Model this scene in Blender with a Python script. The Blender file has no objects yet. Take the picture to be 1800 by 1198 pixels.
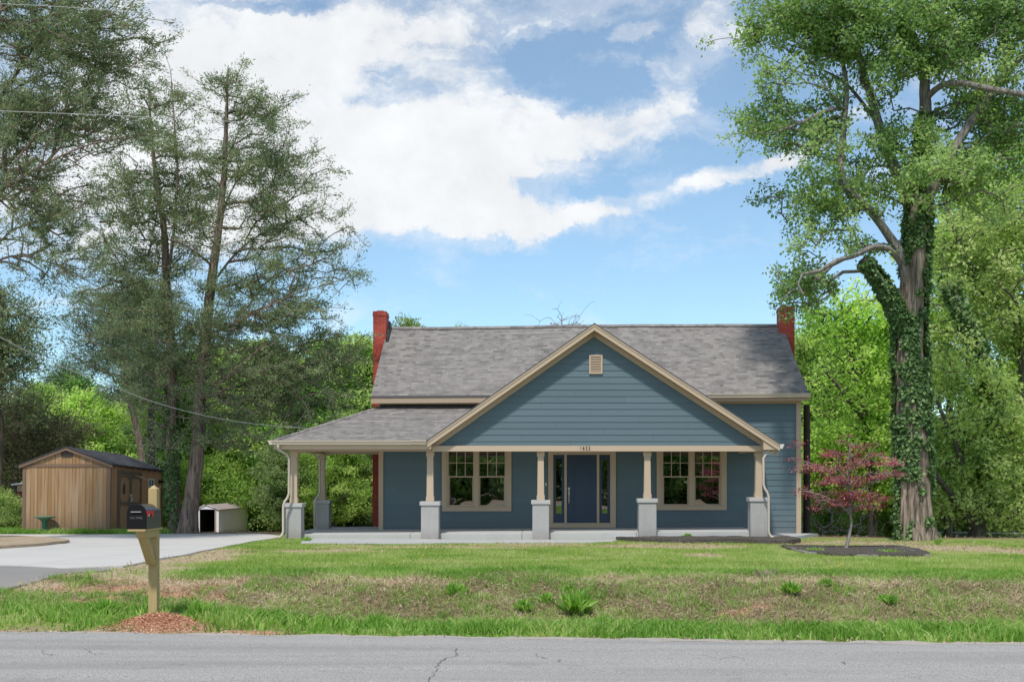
import bpy, math, random
import numpy as np
from mathutils import Vector, Matrix, geometry
R = math.radians
rng = np.random.default_rng(7)
random.seed(7)
scene = bpy.context.scene
COL = scene.collection
CAMZ, F, VX, HY = 1.65, 2000.0, 955.0, 840.0

def P(px, py, Y):
    """world point at depth Y seen in the direction of a photo pixel"""
    return ((px - VX) * Y / F, Y, CAMZ + (HY - py) * Y / F)

# ------------------------------------------------------------------ terrain
def edge(X): return 11.62 - 0.0857 * X
S_ = np.array([-400, -7.4, -7.2, 0.0, .5, 1.6, 2.5, 3.0, 4.4, 5.3, 6.5, 10.4, 19.9, 23, 26.5, 32, 45, 60, 90, 400, 3000])
ZM = np.array([-.15, -.1, -.02, -.02, -.06, -.1, -.2, -.21, .15, .20, .2, .12, -.08, -.08, -.25, -.5, -1.1, -1.9, -2.6, -3, -3])
ZL = np.array([-.15, -.1, -.02, -.02, -.02, .02, .03, .03, .1, .14, .16, .12, -.05, -.05, -.22, -.48, -1.0, -1.8, -2.6, -3, -3])
ZR = np.array([-.15, -.1, -.02, -.02, -.06, -.1, -.2, -.21, .15, .20, .2, .12, -.08, -.1, -.45, -1.3, -2.2, -2.6, -2.9, -3, -3])
def sm(a, b, x):
    t = np.clip((x - a) / (b - a), 0, 1); return t * t * (3 - 2 * t)
_tab = rng.random((256, 256))
def vnoise(x, y):
    xi = np.floor(x).astype(int); yi = np.floor(y).astype(int)
    fx = x - xi; fy = y - yi
    fx = fx * fx * (3 - 2 * fx); fy = fy * fy * (3 - 2 * fy)
    g = lambda i, j: _tab[i & 255, j & 255]
    return (g(xi, yi) * (1 - fx) * (1 - fy) + g(xi + 1, yi) * fx * (1 - fy) + g(xi, yi + 1) * (1 - fx) * fy + g(xi + 1, yi + 1) * fx * fy)
def fbm(x, y, o=4):
    s = 0; a = .5; t = 0
    for k in range(o):
        s = s + a * vnoise(x * 2 ** k + 17 * k, y * 2 ** k + 31 * k); t += a; a *= .55
    return s / t
def H(X, Y):
    X = np.asarray(X, float); Y = np.asarray(Y, float)
    s = Y - edge(X)
    zm = np.interp(s, S_, ZM); zl = np.interp(s, S_, ZL); zr = np.interp(s, S_, ZR)
    wl = 1 - sm(-4.6, -2.2, X); wr = sm(7.5, 11, X)
    z = zm * (1 - wl - wr) + zl * wl + zr * wr
    bank = np.clip(1 - np.abs(s - 3.4) / 2.3, 0, 1)
    z = z + bank * .26 * (fbm(X * 2.1, Y * 2.1) - .5) + bank * .10 * (fbm(X * 9, Y * 9, 2) - .5)
    lawn = sm(5, 7, s) * (1 - sm(16, 18, s))
    z = z + lawn * .05 * (fbm(X * .9, Y * .9, 3) - .5)
    md = np.exp(-(((X + 4.3) / .40) ** 2 + ((Y - 12.7) / .32) ** 2))
    z = z + md * (.13 + .06 * (fbm(X * 12, Y * 12, 3) - .5))
    return z
def h(x, y): return float(H(x, y))
def G(px, py, y0=9.3, y1=90):
    """ground point seen at a photo pixel"""
    Y = np.linspace(y0, y1, 6000)
    X = (px - VX) * Y / F
    d = CAMZ + (HY - py) * Y / F - H(X, Y)
    i = np.argmax(d <= 0) if (d <= 0).any() else len(Y) - 1
    return (float(X[i]), float(Y[i]), h(X[i], Y[i]))

# ------------------------------------------------------------------ objects
def link(name, me, parent=None, mat=None, smooth=False):
    o = bpy.data.objects.new(name, me); COL.objects.link(o)
    if mat is not None and not me.materials: me.materials.append(mat)
    if smooth: me.polygons.foreach_set('use_smooth', [True] * len(me.polygons))
    if parent is not None: o.parent = parent
    return o
def tag(o, label=None, cat=None, group=None, kind=None):
    if label: o['label'] = label
    if cat: o['category'] = cat
    if group: o['group'] = group
    if kind: o['kind'] = kind
    return o
def thing(name, label, cat, loc, group=None):
    o = bpy.data.objects.new(name, None); COL.objects.link(o); o.location = loc
    o.empty_display_size = .2
    return tag(o, label, cat, group)
def off(parent):
    return np.array(parent.location) if parent is not None and parent.parent is None else (off(parent.parent) if parent is not None else np.zeros(3))
class MB:
    def __init__(s): s.v = []; s.f = []; s.uv = []
    def poly(s, pts, uv=None):
        n = len(s.v); s.v += [tuple(p) for p in pts]; s.f.append(tuple(range(n, n + len(pts)))); s.uv.append(uv)
    def hexa(s, b, t):
        """two matching quads (bottom ccw from above, top)"""
        n = len(s.v); s.v += [tuple(p) for p in b] + [tuple(p) for p in t]
        for q in ((3, 2, 1, 0), (4, 5, 6, 7), (0, 1, 5, 4), (1, 2, 6, 5), (2, 3, 7, 6), (3, 0, 4, 7)):
            s.f.append(tuple(n + i for i in q)); s.uv.append(None)
    def box(s, x0, x1, y0, y1, z0, z1):
        s.hexa([(x0, y0, z0), (x1, y0, z0), (x1, y1, z0), (x0, y1, z0)], [(x0, y0, z1), (x1, y0, z1), (x1, y1, z1), (x0, y1, z1)])
    def extrude(s, poly, y0, y1):
        """poly in (x,z) (ccw seen from the front, -y), extruded in y"""
        n = len(s.v); m = len(poly)
        s.v += [(x, y0, z) for x, z in poly] + [(x, y1, z) for x, z in poly]
        s.f.append(tuple(range(n, n + m))); s.f.append(tuple(range(n + 2 * m - 1, n + m - 1, -1)))
        s.uv += [None, None]
        for i in range(m):
            j = (i + 1) % m
            s.f.append((n + j, n + i, n + m + i, n + m + j)); s.uv.append(None)
    def tube(s, pts, r, n=8, cap=True, flat=None):
        pts = [Vector(p) for p in pts]
        if not hasattr(r, '__len__'): r = [r] * len(pts)
        base = len(s.v); up = None
        for i, p in enumerate(pts):
            d = (pts[min(i + 1, len(pts) - 1)] - pts[max(i - 1, 0)]).normalized()
            if up is None: up = Vector((0, 0, 1)) if abs(d.z) < .9 else Vector((0, 1, 0))
            a = d.cross(up).normalized(); b = a.cross(d).normalized(); up = b
            for k in range(n):
                t = 2 * math.pi * (k + .5 * (n == 4)) / n
                q = p + a * math.cos(t) * r[i] + b * math.sin(t) * r[i] * (flat or 1)
                s.v.append(tuple(q))
        for i in range(len(pts) - 1):
            for k in range(n):
                a0 = base + i * n + k; a1 = base + i * n + (k + 1) % n
                s.f.append((a0, a0 + n, a1 + n, a1)); s.uv.append(None)
        if cap:
            s.f.append(tuple(base + k for k in range(n))); s.uv.append(None)
            e = base + (len(pts) - 1) * n
            s.f.append(tuple(e + k for k in range(n - 1, -1, -1))); s.uv.append(None)
    def lathe(s, c, prof, n=24):
        base = len(s.v)
        for r, z in prof:
            for k in range(n):
                t = 2 * math.pi * k / n
                s.v.append((c[0] + r * math.cos(t), c[1] + r * math.sin(t), c[2] + z))
        for i in range(len(prof) - 1):
            for k in range(n):
                a0 = base + i * n + k; a1 = base + i * n + (k + 1) % n
                s.f.append((a0, a1, a1 + n, a0 + n)); s.uv.append(None)
    def build(s, name, mat, parent=None, smooth=False, bevel=0):
        me = bpy.data.meshes.new(name)
        o_ = off(parent)
        me.from_pydata([tuple(np.array(v) - o_) for v in s.v], [], s.f)
        if any(u is not None for u in s.uv):
            L = me.uv_layers.new(name='UVMap'); k = 0
            for f, u in zip(s.f, s.uv):
                for i in range(len(f)):
                    L.data[k].uv = u[i] if u is not None else (0, 0); k += 1
        o = link(name, me, parent, mat, smooth)
        if bevel:
            m = o.modifiers.new('bevel', 'BEVEL'); m.width = bevel; m.segments = 2; m.limit_method = 'ANGLE'
        return o
def mesh_np(name, verts, faces_flat, nper, mat=None, attrs=None, parent=None, smooth=False, off_=None):
    """fast mesh from numpy; every face has nper corners"""
    me = bpy.data.meshes.new(name)
    verts = np.asarray(verts, np.float32)
    if off_ is not None: verts = verts - np.asarray(off_, np.float32)
    nf = len(faces_flat) // nper
    me.vertices.add(len(verts)); me.vertices.foreach_set('co', verts.ravel())
    me.loops.add(len(faces_flat)); me.loops.foreach_set('vertex_index', np.asarray(faces_flat, np.int32))
    me.polygons.add(nf); me.polygons.foreach_set('loop_start', np.arange(0, nf * nper, nper, dtype=np.int32))
    if smooth: me.polygons.foreach_set('use_smooth', np.ones(nf, bool))
    for k, a in (attrs or {}).items():
        t = me.attributes.new(k, 'FLOAT', 'POINT'); t.data.foreach_set('value', np.asarray(a, np.float32))
    me.update(calc_edges=True)
    return me

# ------------------------------------------------------------------ materials
class NT:
    def __init__(s, name):
        s.m = bpy.data.materials.new(name); s.m.use_nodes = True
        s.t = s.m.node_tree; s.n = s.t.nodes; s.n.clear()
        s.out = s.n.new('ShaderNodeOutputMaterial')
    def node(s, typ, ins=None, **kw):
        nd = s.n.new('ShaderNode' + typ)
        for k, v in kw.items(): setattr(nd, k, v)
        for k, v in (ins or {}).items(): s.set(nd, k, v)
        return nd
    def set(s, nd, k, v):
        i = nd.inputs[k]
        if isinstance(v, bpy.types.NodeSocket): s.t.links.new(v, i)
        elif isinstance(v, bpy.types.Node): s.t.links.new(v.outputs[0], i)
        else: i.default_value = v
    def co(s, sc=(1, 1, 1), kind='Object', rot=(0, 0, 0), loc=(0, 0, 0)):
        c = s.node('TexCoord'); m = s.node('Mapping', {'Vector': c.outputs[kind], 'Scale': sc, 'Rotation': rot, 'Location': loc}); return m.outputs[0]
    def noise(s, scale, sc=(1, 1, 1), detail=4, rough=.55, kind='Object', vec=None, dist=0):
        return s.node('TexNoise', {'Vector': vec if vec is not None else s.co(sc, kind), 'Scale': scale, 'Detail': detail, 'Roughness': rough, 'Distortion': dist}).outputs['Fac']
    def ramp(s, fac, stops, interp='LINEAR'):
        r = s.node('ValToRGB', {'Fac': fac}); e = r.color_ramp; e.interpolation = interp
        while len(e.elements) < len(stops): e.elements.new(.5)
        for el, (p, c) in zip(e.elements, stops): el.position = p; el.color = c if len(c) == 4 else (*c, 1)
        return r.outputs[0]
    def mix(s, f, a, b, mode='MIX'):
        m = s.node('Mix', data_type='RGBA', blend_type=mode)
        for idx, v in ((0, f), (6, a), (7, b)):
            if isinstance(v, (bpy.types.NodeSocket,)): s.t.links.new(v, m.inputs[idx])
            else: m.inputs[idx].default_value = v if idx == 0 else ((*v, 1) if len(v) == 3 else v)
        return m.outputs[2]
    def math(s, op, a, b=0.0, c=None, clamp=False):
        m = s.node('Math', operation=op, use_clamp=clamp)
        for i, v in enumerate((a, b, c)):
            if v is None: continue
            if isinstance(v, bpy.types.NodeSocket): s.t.links.new(v, m.inputs[i])
            else: m.inputs[i].default_value = v
        return m.outputs[0]
    def attr(s, name): return s.node('Attribute', attribute_name=name).outputs['Fac']
    def bsdf(s, color, rough=.7, spec=.3, metal=0, bump=None, bstr=.3, bdist=.01, **kw):
        b = s.node('BsdfPrincipled')
        s.set(b, 'Base Color', color if isinstance(color, bpy.types.NodeSocket) else (*color, 1) if len(color) == 3 else color)
        s.set(b, 'Roughness', rough); s.set(b, 'Specular IOR Level', spec); s.set(b, 'Metallic', metal)
        for k, v in kw.items(): s.set(b, k, v)
        if bump is not None:
            bp = s.node('Bump', {'Height': bump, 'Strength': bstr, 'Distance': bdist}); s.t.links.new(bp.outputs[0], b.inputs['Normal'])
        s.t.links.new(b.outputs[0], s.out.inputs[0]); return b
    def done(s): return s.m

def painted(name, c, var=.12, rough=.6, bumpscale=60, bstr=.12, dirt=.15, zscale=1, spec=.3):
    t = NT(name)
    n1 = t.noise(1.3, detail=5); n2 = t.noise(35, sc=(1, 1, zscale), detail=2)
    col = t.mix(n1, tuple(x * (1 - var) for x in c), tuple(min(1, x * (1 + var)) for x in c))
    col = t.mix(t.math('MULTIPLY', n2, dirt), col, tuple(x * .55 for x in c))
    t.bsdf(col, rough, spec, bump=t.noise(bumpscale, detail=3), bstr=bstr)
    return t.done()

def siding_mat(name, c):
    t = NT(name)
    co = t.node('TexCoord').outputs['Object']
    z = t.node('SeparateXYZ', {0: co})
    row = t.math('FLOOR', t.math('DIVIDE', z.outputs[2], .178))
    xs = t.math('FLOOR', t.math('ADD', t.math('DIVIDE', z.outputs[0], 3.66), t.math('MULTIPLY', row, .37)))
    wn = t.node('TexWhiteNoise', {0: t.node('CombineXYZ', {0: row, 1: xs}).outputs[0]}, noise_dimensions='3D').outputs['Value']
    col = t.mix(wn, tuple(x * .93 for x in c), tuple(x * 1.06 for x in c))
    g = t.noise(18, sc=(.12, 1, 2.2), detail=5)
    col = t.mix(t.math('MULTIPLY', g, .3), col, tuple(x * .7 for x in c))
    big = t.noise(.6, detail=3)
    col = t.mix(t.math('MULTIPLY', big, .25), col, tuple(min(1, x * 1.35 + .01) for x in c))
    jf = t.math('FRACT', t.math('ADD', t.math('DIVIDE', z.outputs[0], 3.66), t.math('MULTIPLY', row, .37)))
    col = t.mix(t.math('MULTIPLY', t.math('LESS_THAN', jf, .0036), .45), col, tuple(x * .35 for x in c))
    bd = t.node('MapRange', {0: z.outputs[2], 1: .1, 2: .75, 3: .45, 4: 0}).outputs[0]
    col = t.mix(t.math('MULTIPLY', bd, t.noise(6, detail=4)), col, (.16, .13, .11))
    t.bsdf(col, .55, .35, bump=t.noise(40, sc=(.08, 1, 3), detail=4), bstr=.25, bdist=.004)
    return t.done()

def shingle_mat(name, cs, w=.17, hh=.13, uvscale=1):
    t = NT(name)
    uv = t.node('TexCoord').outputs['UV']
    warp = t.noise(.8, detail=2, kind='UV')
    uvw = t.node('VectorMath', {0: uv, 1: t.node('CombineXYZ', {1: t.math('MULTIPLY', t.math('SUBTRACT', warp, .5), .06)}).outputs[0]}, operation='ADD').outputs[0]
    def brick(wd, off, sq, c1, c2, mort):
        b = t.node('TexBrick', {'Vector': uvw, 'Color1': (*c1, 1), 'Color2': (*c2, 1), 'Mortar': (*mort, 1), 'Scale': 1, 'Mortar Size': .006, 'Mortar Smooth': .2, 'Brick Width': wd, 'Row Height': hh, 'Bias': 0})
        b.offset = off; b.squash = sq; b.squash_frequency = 3; b.offset_frequency = 2
        return b
    b1 = brick(w, .37, .7, (0, 0, 0), (1, 1, 1), (.5, .5, .5)); b2 = brick(w * 1.83, .61, 1.2, (0, 0, 0), (1, 1, 1), (.5, .5, .5))
    v = t.math('ADD', t.math('MULTIPLY', b1.outputs[0], .55), t.math('MULTIPLY', b2.outputs[0], .45))
    col = t.ramp(v, [(0, cs[0]), (.35, cs[1]), (.65, cs[2]), (1, cs[3])])
    n = t.noise(.7, detail=4, kind='UV')
    col = t.mix(t.math('MULTIPLY', n, .22), col, tuple(x * .62 for x in cs[1]))
    gr = t.noise(90, detail=2, kind='UV')
    col = t.mix(t.math('MULTIPLY', gr, .35), col, (.04, .04, .045))
    # shadow line under each butt edge is painted into the colour as a narrow darker band
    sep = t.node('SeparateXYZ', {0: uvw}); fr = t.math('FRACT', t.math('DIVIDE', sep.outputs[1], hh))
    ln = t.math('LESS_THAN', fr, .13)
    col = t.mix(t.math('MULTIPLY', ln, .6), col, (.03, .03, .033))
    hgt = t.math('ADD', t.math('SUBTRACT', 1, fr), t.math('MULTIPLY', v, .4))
    t.bsdf(col, .9, .15, bump=hgt, bstr=.5, bdist=.012)
    return t.done()

def concrete_mat(name, c, streak=.2, sp=14, base=False):
    t = NT(name)
    col = t.mix(t.noise(1.1, detail=6), tuple(x * .82 for x in c), tuple(x * 1.12 for x in c))
    col = t.mix(t.math('MULTIPLY', t.noise(sp, detail=4), streak), col, tuple(x * .5 for x in c))
    col = t.mix(t.math('MULTIPLY', t.math('GREATER_THAN', t.noise(120, detail=1), .62), .25), col, tuple(x * .5 for x in c))
    if base:
        zz = t.node('SeparateXYZ', {0: t.node('TexCoord').outputs['Object']}).outputs[2]
        f = t.node('MapRange', {0: zz, 1: -.1, 2: .3, 3: .9, 4: 0}).outputs[0]; col = t.mix(t.math('MULTIPLY', f, t.noise(7, detail=5)), col, (.17, .13, .10))
        f = t.math('MULTIPLY', t.ramp(t.noise(1, sc=(14, 14, 1.1), detail=5), [(.5, (0, 0, 0)), (.7, (1, 1, 1))]), .4); col = t.mix(f, col, tuple(x * .6 for x in c))
    t.bsdf(col, .85, .2, bump=t.noise(50, detail=5), bstr=.3, bdist=.006)
    return t.done()

def brick_mat(name, c, mort, kind='Object'):
    t = NT(name)
    co = t.node('TexCoord').outputs['Object']; s = t.node('SeparateXYZ', {0: co})
    v = t.node('CombineXYZ', {0: t.math('ADD', s.outputs[0], s.outputs[1]), 1: s.outputs[2]}).outputs[0]
    b = t.node('TexBrick', {'Vector': v, 'Color1': (*tuple(x * .8 for x in c), 1), 'Color2': (*tuple(x * 1.15 for x in c), 1), 'Mortar': (*mort, 1), 'Scale': 1, 'Mortar Size': .007, 'Brick Width': .21, 'Row Height': .077})
    col = t.mix(t.math('MULTIPLY', t.noise(6, detail=4), .4), b.outputs[0], tuple(x * .55 for x in c))
    t.bsdf(col, .75, .25, bump=t.math('SUBTRACT', 1, b.outputs[1]), bstr=.5, bdist=.008)
    return t.done()

def wood_mat(name, c1, c2, dark, groove=None, vert=True, grain=30, rough=.75, pale=None, grey=None):
    """weathered wood; groove = board pitch along x+y"""
    t = NT(name)
    sc = (grain, grain, 1.2) if vert else (1.2, grain, grain)
    n = t.noise(1, sc=sc, detail=5, rough=.6)
    col = t.mix(n, c1, c2)
    big = t.noise(.8, detail=4)
    col = t.mix(t.math('MULTIPLY', big, .5), col, dark)
    s = t.node('SeparateXYZ', {0: t.node('TexCoord').outputs['Object']})
    bump = n
    if groove:
        u = t.math('DIVIDE', t.math('ADD', s.outputs[0], s.outputs[1]), groove)
        cell = t.math('FLOOR', u); fr = t.math('FRACT', u)
        wn = t.node('TexWhiteNoise', {'W': cell}, noise_dimensions='1D').outputs['Value']
        col = t.mix(t.math('MULTIPLY', wn, .45), col, tuple(x * .55 for x in c1))
        g = t.math('LESS_THAN', fr, .11)
        col = t.mix(t.math('MULTIPLY', g, .85), col, tuple(x * .2 for x in dark))
        bump = t.math('SUBTRACT', n, t.math('MULTIPLY', g, 1.5))
    if pale:
        st = t.noise(1, sc=(9, 9, .5), detail=5)
        f = t.math('MULTIPLY', t.ramp(st, [(.45, (0, 0, 0)), (.7, (1, 1, 1))]), .55)
        col = t.mix(f, col, pale)
    if grey:
        zz = t.node('MapRange', {0: s.outputs[2], 1: .0, 2: .75, 3: 1, 4: 0}).outputs[0]
        col = t.mix(t.math('MULTIPLY', zz, t.noise(5, sc=(2, 2, .6))), col, grey)
    t.bsdf(col, rough, .2, bump=bump, bstr=.4, bdist=.006)
    return t.done()

def leaf_mat(name, dark, mid, light, trans=.45, hue=.0, spec=.25, rough=.55, attr='tint'):
    t = NT(name)
    a = t.attr(attr)
    col = t.ramp(a, [(0, dark), (.5, mid), (1, light)])
    if hue:
        r = t.node('ObjectInfo').outputs['Random']
        col = t.node('HueSaturation', {'Hue': t.math('ADD', .5 - hue / 2, t.math('MULTIPLY', r, hue)), 'Saturation': t.math('ADD', .84, t.math('MULTIPLY', r, .2)), 'Value': t.math('ADD', .85, t.math('MULTIPLY', t.math('FRACT', t.math('MULTIPLY', r, 7.3)), .5)), 'Color': col}).outputs[0]
    b = t.bsdf(col, rough, spec)
    tr = t.node('BsdfTranslucent', {'Color': t.mix(.5, col, (.35, .5, .06), 'MULTIPLY') if False else t.node('HueSaturation', {'Value': 1.5, 'Saturation': 1.1, 'Color': col}).outputs[0]})
    ms = t.node('MixShader', {0: trans}); t.t.links.new(b.outputs[0], ms.inputs[1]); t.t.links.new(tr.outputs[0], ms.inputs[2])
    t.t.links.new(ms.outputs[0], t.out.inputs[0])
    return t.done()

def bark_mat(name, c1, c2, moss=None, scale=1):
    t = NT(name)
    n = t.noise(1, sc=(14 * scale, 14 * scale, 1.6 * scale), detail=6, rough=.65, dist=.6)
    col = t.ramp(n, [(.36, c1), (.5, tuple((a + b) / 2 for a, b in zip(c1, c2))), (.62, c2)])
    if moss: col = t.mix(t.math('MULTIPLY', t.noise(1.7, detail=4), .5), col, moss)
    t.bsdf(col, .9, .1, bump=n, bstr=.9, bdist=.05)
    return t.done()
# ------------------------------------------------------------------ camera, light, sky
cam_d = bpy.data.cameras.new('camera'); cam = bpy.data.objects.new('camera', cam_d); COL.objects.link(cam)
cam.location = (0, 0, CAMZ); cam.rotation_euler = (R(90), 0, 0)
cam_d.sensor_width = 36; cam_d.lens = 40; cam_d.shift_x = -55 / 1800; cam_d.shift_y = 241 / 1800
cam_d.clip_end = 6000; cam_d.clip_start = .1
scene.camera = cam
SUN_EL, SUN_AZ = 57.0, 193.0        # azimuth clockwise from +Y: behind the camera, to its left
sd = Vector((math.sin(R(SUN_AZ)) * math.cos(R(SUN_EL)), math.cos(R(SUN_AZ)) * math.cos(R(SUN_EL)), math.sin(R(SUN_EL))))
sun_d = bpy.data.lights.new('sun', 'SUN'); sun_d.energy = 3.6; sun_d.angle = R(4); sun_d.color = (1, .95, .87)
sun = bpy.data.objects.new('sun', sun_d); COL.objects.link(sun); sun.location = (-20, -20, 40)
sun.rotation_euler = (-sd).to_track_quat('-Z', 'Y').to_euler()
scene.view_settings.view_transform = 'Standard'; scene.view_settings.look = 'None'; scene.view_settings.exposure = 0
scene.cycles.max_bounces = 7; scene.cycles.diffuse_bounces = 4; scene.cycles.transmission_bounces = 4; scene.cycles.glossy_bounces = 3
scene.cycles.transparent_max_bounces = 6
scene.view_settings.gamma = 1.07; scene.cycles.use_denoising = True; scene.cycles.denoising_prefilter = 'ACCURATE'; scene.cycles.denoising_input_passes = 'RGB_ALBEDO_NORMAL'; scene.cycles.use_adaptive_sampling = False; pass
scene.cycles.sample_clamp_indirect = 6

def build_world():
    w = bpy.data.worlds.new('World'); scene.world = w; w.use_nodes = True
    nt = w.node_tree; nt.nodes.clear()
    t = NT.__new__(NT); t.t = nt; t.n = nt.nodes; t.out = nt.nodes.new('ShaderNodeOutputWorld')
    sky = t.node('TexSky', sky_type='NISHITA', sun_disc=False, sun_elevation=R(SUN_EL), sun_rotation=R(SUN_AZ), altitude=200, air_density=.8, dust_density=0, ozone_density=4.0)
    d = t.node('TexCoord').outputs['Generated']
    s = t.node('SeparateXYZ', {0: d})
    yy = t.math('MAXIMUM', t.math('ABSOLUTE', s.outputs[1]), .12)
    u = t.math('DIVIDE', s.outputs[0], yy); v = t.math('DIVIDE', s.outputs[2], yy)
    uv = t.node('CombineXYZ', {0: u, 1: v, 2: 0}).outputs[0]
    wv = t.node('TexNoise', {'Vector': uv, 'Scale': 4.5, 'Detail': 8, 'Roughness': .68}).outputs['Color']
    wo = t.node('VectorMath', {0: t.node('VectorMath', {0: wv, 1: (.5, .5, .5)}, operation='SUBTRACT').outputs[0], 1: (.20, .10, 0)}, operation='MULTIPLY').outputs[0]
    uvw = t.node('VectorMath', {0: uv, 1: wo}, operation='ADD').outputs[0]
    def blob(cx, cy, rx, ry, amp, rot=0):
        cu = (cx - VX) / F; cv = (HY - cy) / F
        m = t.node('Mapping', {'Vector': uvw, 'Location': (cu, cv, 0), 'Rotation': (0, 0, R(rot)), 'Scale': (rx / F, ry / F, 1)}, vector_type='TEXTURE').outputs[0]
        L = t.node('VectorMath', {0: m}, operation='LENGTH').outputs['Value']
        return t.node('MapRange', {0: L, 1: 1.25, 2: .45, 3: 0, 4: amp * .86}, interpolation_type='SMOOTHSTEP').outputs[0]
    B = [(330, 60, 320, 150, 1.1), (560, 190, 430, 200, 1.3), (300, 330, 330, 200, 1.1), (720, 330, 330, 130, 1.05), (560, 330, 360, 130, 1.1), (900, 250, 260, 95, 1.0, 8),
         (1060, 225, 170, 42, .95, 8), (930, 20, 330, 60, .9), (700, 60, 200, 60, .55), (820, 390, 330, 40, 1.2, -3), (1090, 375, 190, 26, .95, 12), (1235, 45, 75, 60, 1.0, 60), (1180, 140, 50, 60, .95, 10), (1310, 300, 100, 26, 1.15, 24), (1400, 250, 120, 30, .8, 30), (1100, 55, 40, 18, .8, 20),
         (1700, 90, 170, 120, .6), (40, 300, 200, 200, .8), (180, 520, 190, 26, .62, 6), (480, 6, 130, 16, -.9), (960, 120, 90, 40, -.55), (1000, 95, 110, 60, -.6), (640, 120, 45, 20, -.35), (1560, 520, 110, 60, .3), (1440, 690, 120, 40, .4)]
    tot = None
    for b in B:
        x = blob(*b[:5], rot=b[5] if len(b) > 5 else 0)
        tot = x if tot is None else t.math('ADD', tot, x)
    # loose clouds for the rest of the sky, away from the photographed part
    back = t.node('TexNoise', {'Vector': d, 'Scale': 2.2, 'Detail': 3}).outputs['Fac']
    back = t.node('MapRange', {0: back, 1: .42, 2: .62, 3: 0, 4: .9}).outputs[0]
    away = t.node('MapRange', {0: s.outputs[1], 1: .75, 2: .45, 3: 0, 4: 1}).outputs[0]
    tot = t.math('MAXIMUM', tot, t.math('MULTIPLY', back, away))
    f1 = t.node('TexNoise', {'Vector': t.node('Mapping', {'Vector': uvw, 'Rotation': (0, 0, R(-14)), 'Scale': (11, 26, 1)}).outputs[0], 'Scale': 1, 'Detail': 8, 'Roughness': .62, 'Distortion': .5}).outputs['Fac']
    f2 = t.node('TexNoise', {'Vector': uv, 'Scale': 12, 'Detail': 7, 'Roughness': .6}).outputs['Fac']
    nz = t.math('ADD', t.math('MULTIPLY', t.math('SUBTRACT', f1, .5), 3.4), t.math('MULTIPLY', t.math('SUBTRACT', f2, .5), 2.0))
    m = t.math('ADD', tot, nz)
    mask = t.node('MapRange', {0: m, 1: .14, 2: 1.6, 3: 0, 4: 1}, interpolation_type='SMOOTHSTEP').outputs[0]
    veil = t.node('MapRange', {0: m, 1: .0, 2: .9, 3: .12, 4: .42}, interpolation_type='SMOOTHSTEP').outputs[0]
    mask = t.math('MAXIMUM', mask, veil)
    mask = t.math('MULTIPLY', mask, t.math('GREATER_THAN', s.outputs[2], -.02))
    shade = t.node('MapRange', {0: f2, 1: .3, 2: .75, 3: .78, 4: .99}).outputs[0]
    ccol = t.node('CombineXYZ', {0: t.math('MULTIPLY', shade, .975), 1: t.math('MULTIPLY', shade, 1.0), 2: t.math('MULTIPLY', shade, 1.03)}).outputs[0]
    bgs = t.node('Background', {'Color': t.mix(1.0, sky.outputs[0], SKYTINT, 'MULTIPLY'), 'Strength': SKYSTR})
    bgc = t.node('Background', {'Color': ccol, 'Strength': 1.05})
    ms = t.node('MixShader', {0: mask})
    nt.links.new(bgs.outputs[0], ms.inputs[1]); nt.links.new(bgc.outputs[0], ms.inputs[2]); nt.links.new(ms.outputs[0], t.out.inputs[0])
SKYSTR = .15; SKYTINT = (1.05, 1.24, 1.14)
build_world()

# ------------------------------------------------------------------ ground masks
def ell(px, py, rx, ry):
    """ellipse on the ground seen as this ellipse in the photo"""
    c = G(px, py); a = G(px + rx, py); n = G(px, py - ry); f = G(px, py + ry)
    return (c[0], c[1], max(abs(a[0] - c[0]), .1), max((n[1] - f[1]) / 2, .12))
def inside(E, X, Y, warp=.5):
    wx = (fbm(X * 1.7 + 5, Y * 1.7) - .5) * warp * 2; 
    m = np.zeros_like(X)
    for cx, cy, rx, ry in E:
        d = np.sqrt(((X - cx) / rx) ** 2 + ((Y - cy) / ry) ** 2) + wx
        m = np.maximum(m, 1 - sm(.55, 1.15, d))
    return m
SOIL = [ell(*a) for a in [(210, 1020, 50, 5), (330, 1035, 70, 8), (275, 1100, 50, 12), (375, 1045, 45, 9), (300, 1050, 60, 10), (405, 1030, 30, 6), (230, 1028, 80, 8), (1290, 1078, 40, 9), (690, 1022, 30, 5), (170, 1060, 50, 8), (450, 1112, 60, 4), (1330, 1062, 30, 6), (120, 1040, 60, 9)]]
SOIL.append((-4.3, 12.6, .6, .5))
STRAW = [ell(*a) for a in [(300, 985, 120, 13), (360, 972, 90, 8), (250, 1000, 110, 8), (330, 1030, 110, 8), (215, 1012, 150, 8), (400, 975, 60, 5), (560, 968, 150, 3), (800, 961, 260, 2.5), (1180, 960, 200, 5), (960, 957, 120, 2.5), (1240, 976, 35, 4), (1380, 1022, 120, 4), (1600, 963, 230, 6), (1750, 968, 140, 8), (1500, 955, 200, 5), (60, 1030, 90, 12), (1560, 1028, 160, 3), (1050, 1022, 120, 4), (700, 1022, 150, 3), (1320, 1022, 40, 4), (360, 940, 60, 3), (420, 937, 60, 3)]]
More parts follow.
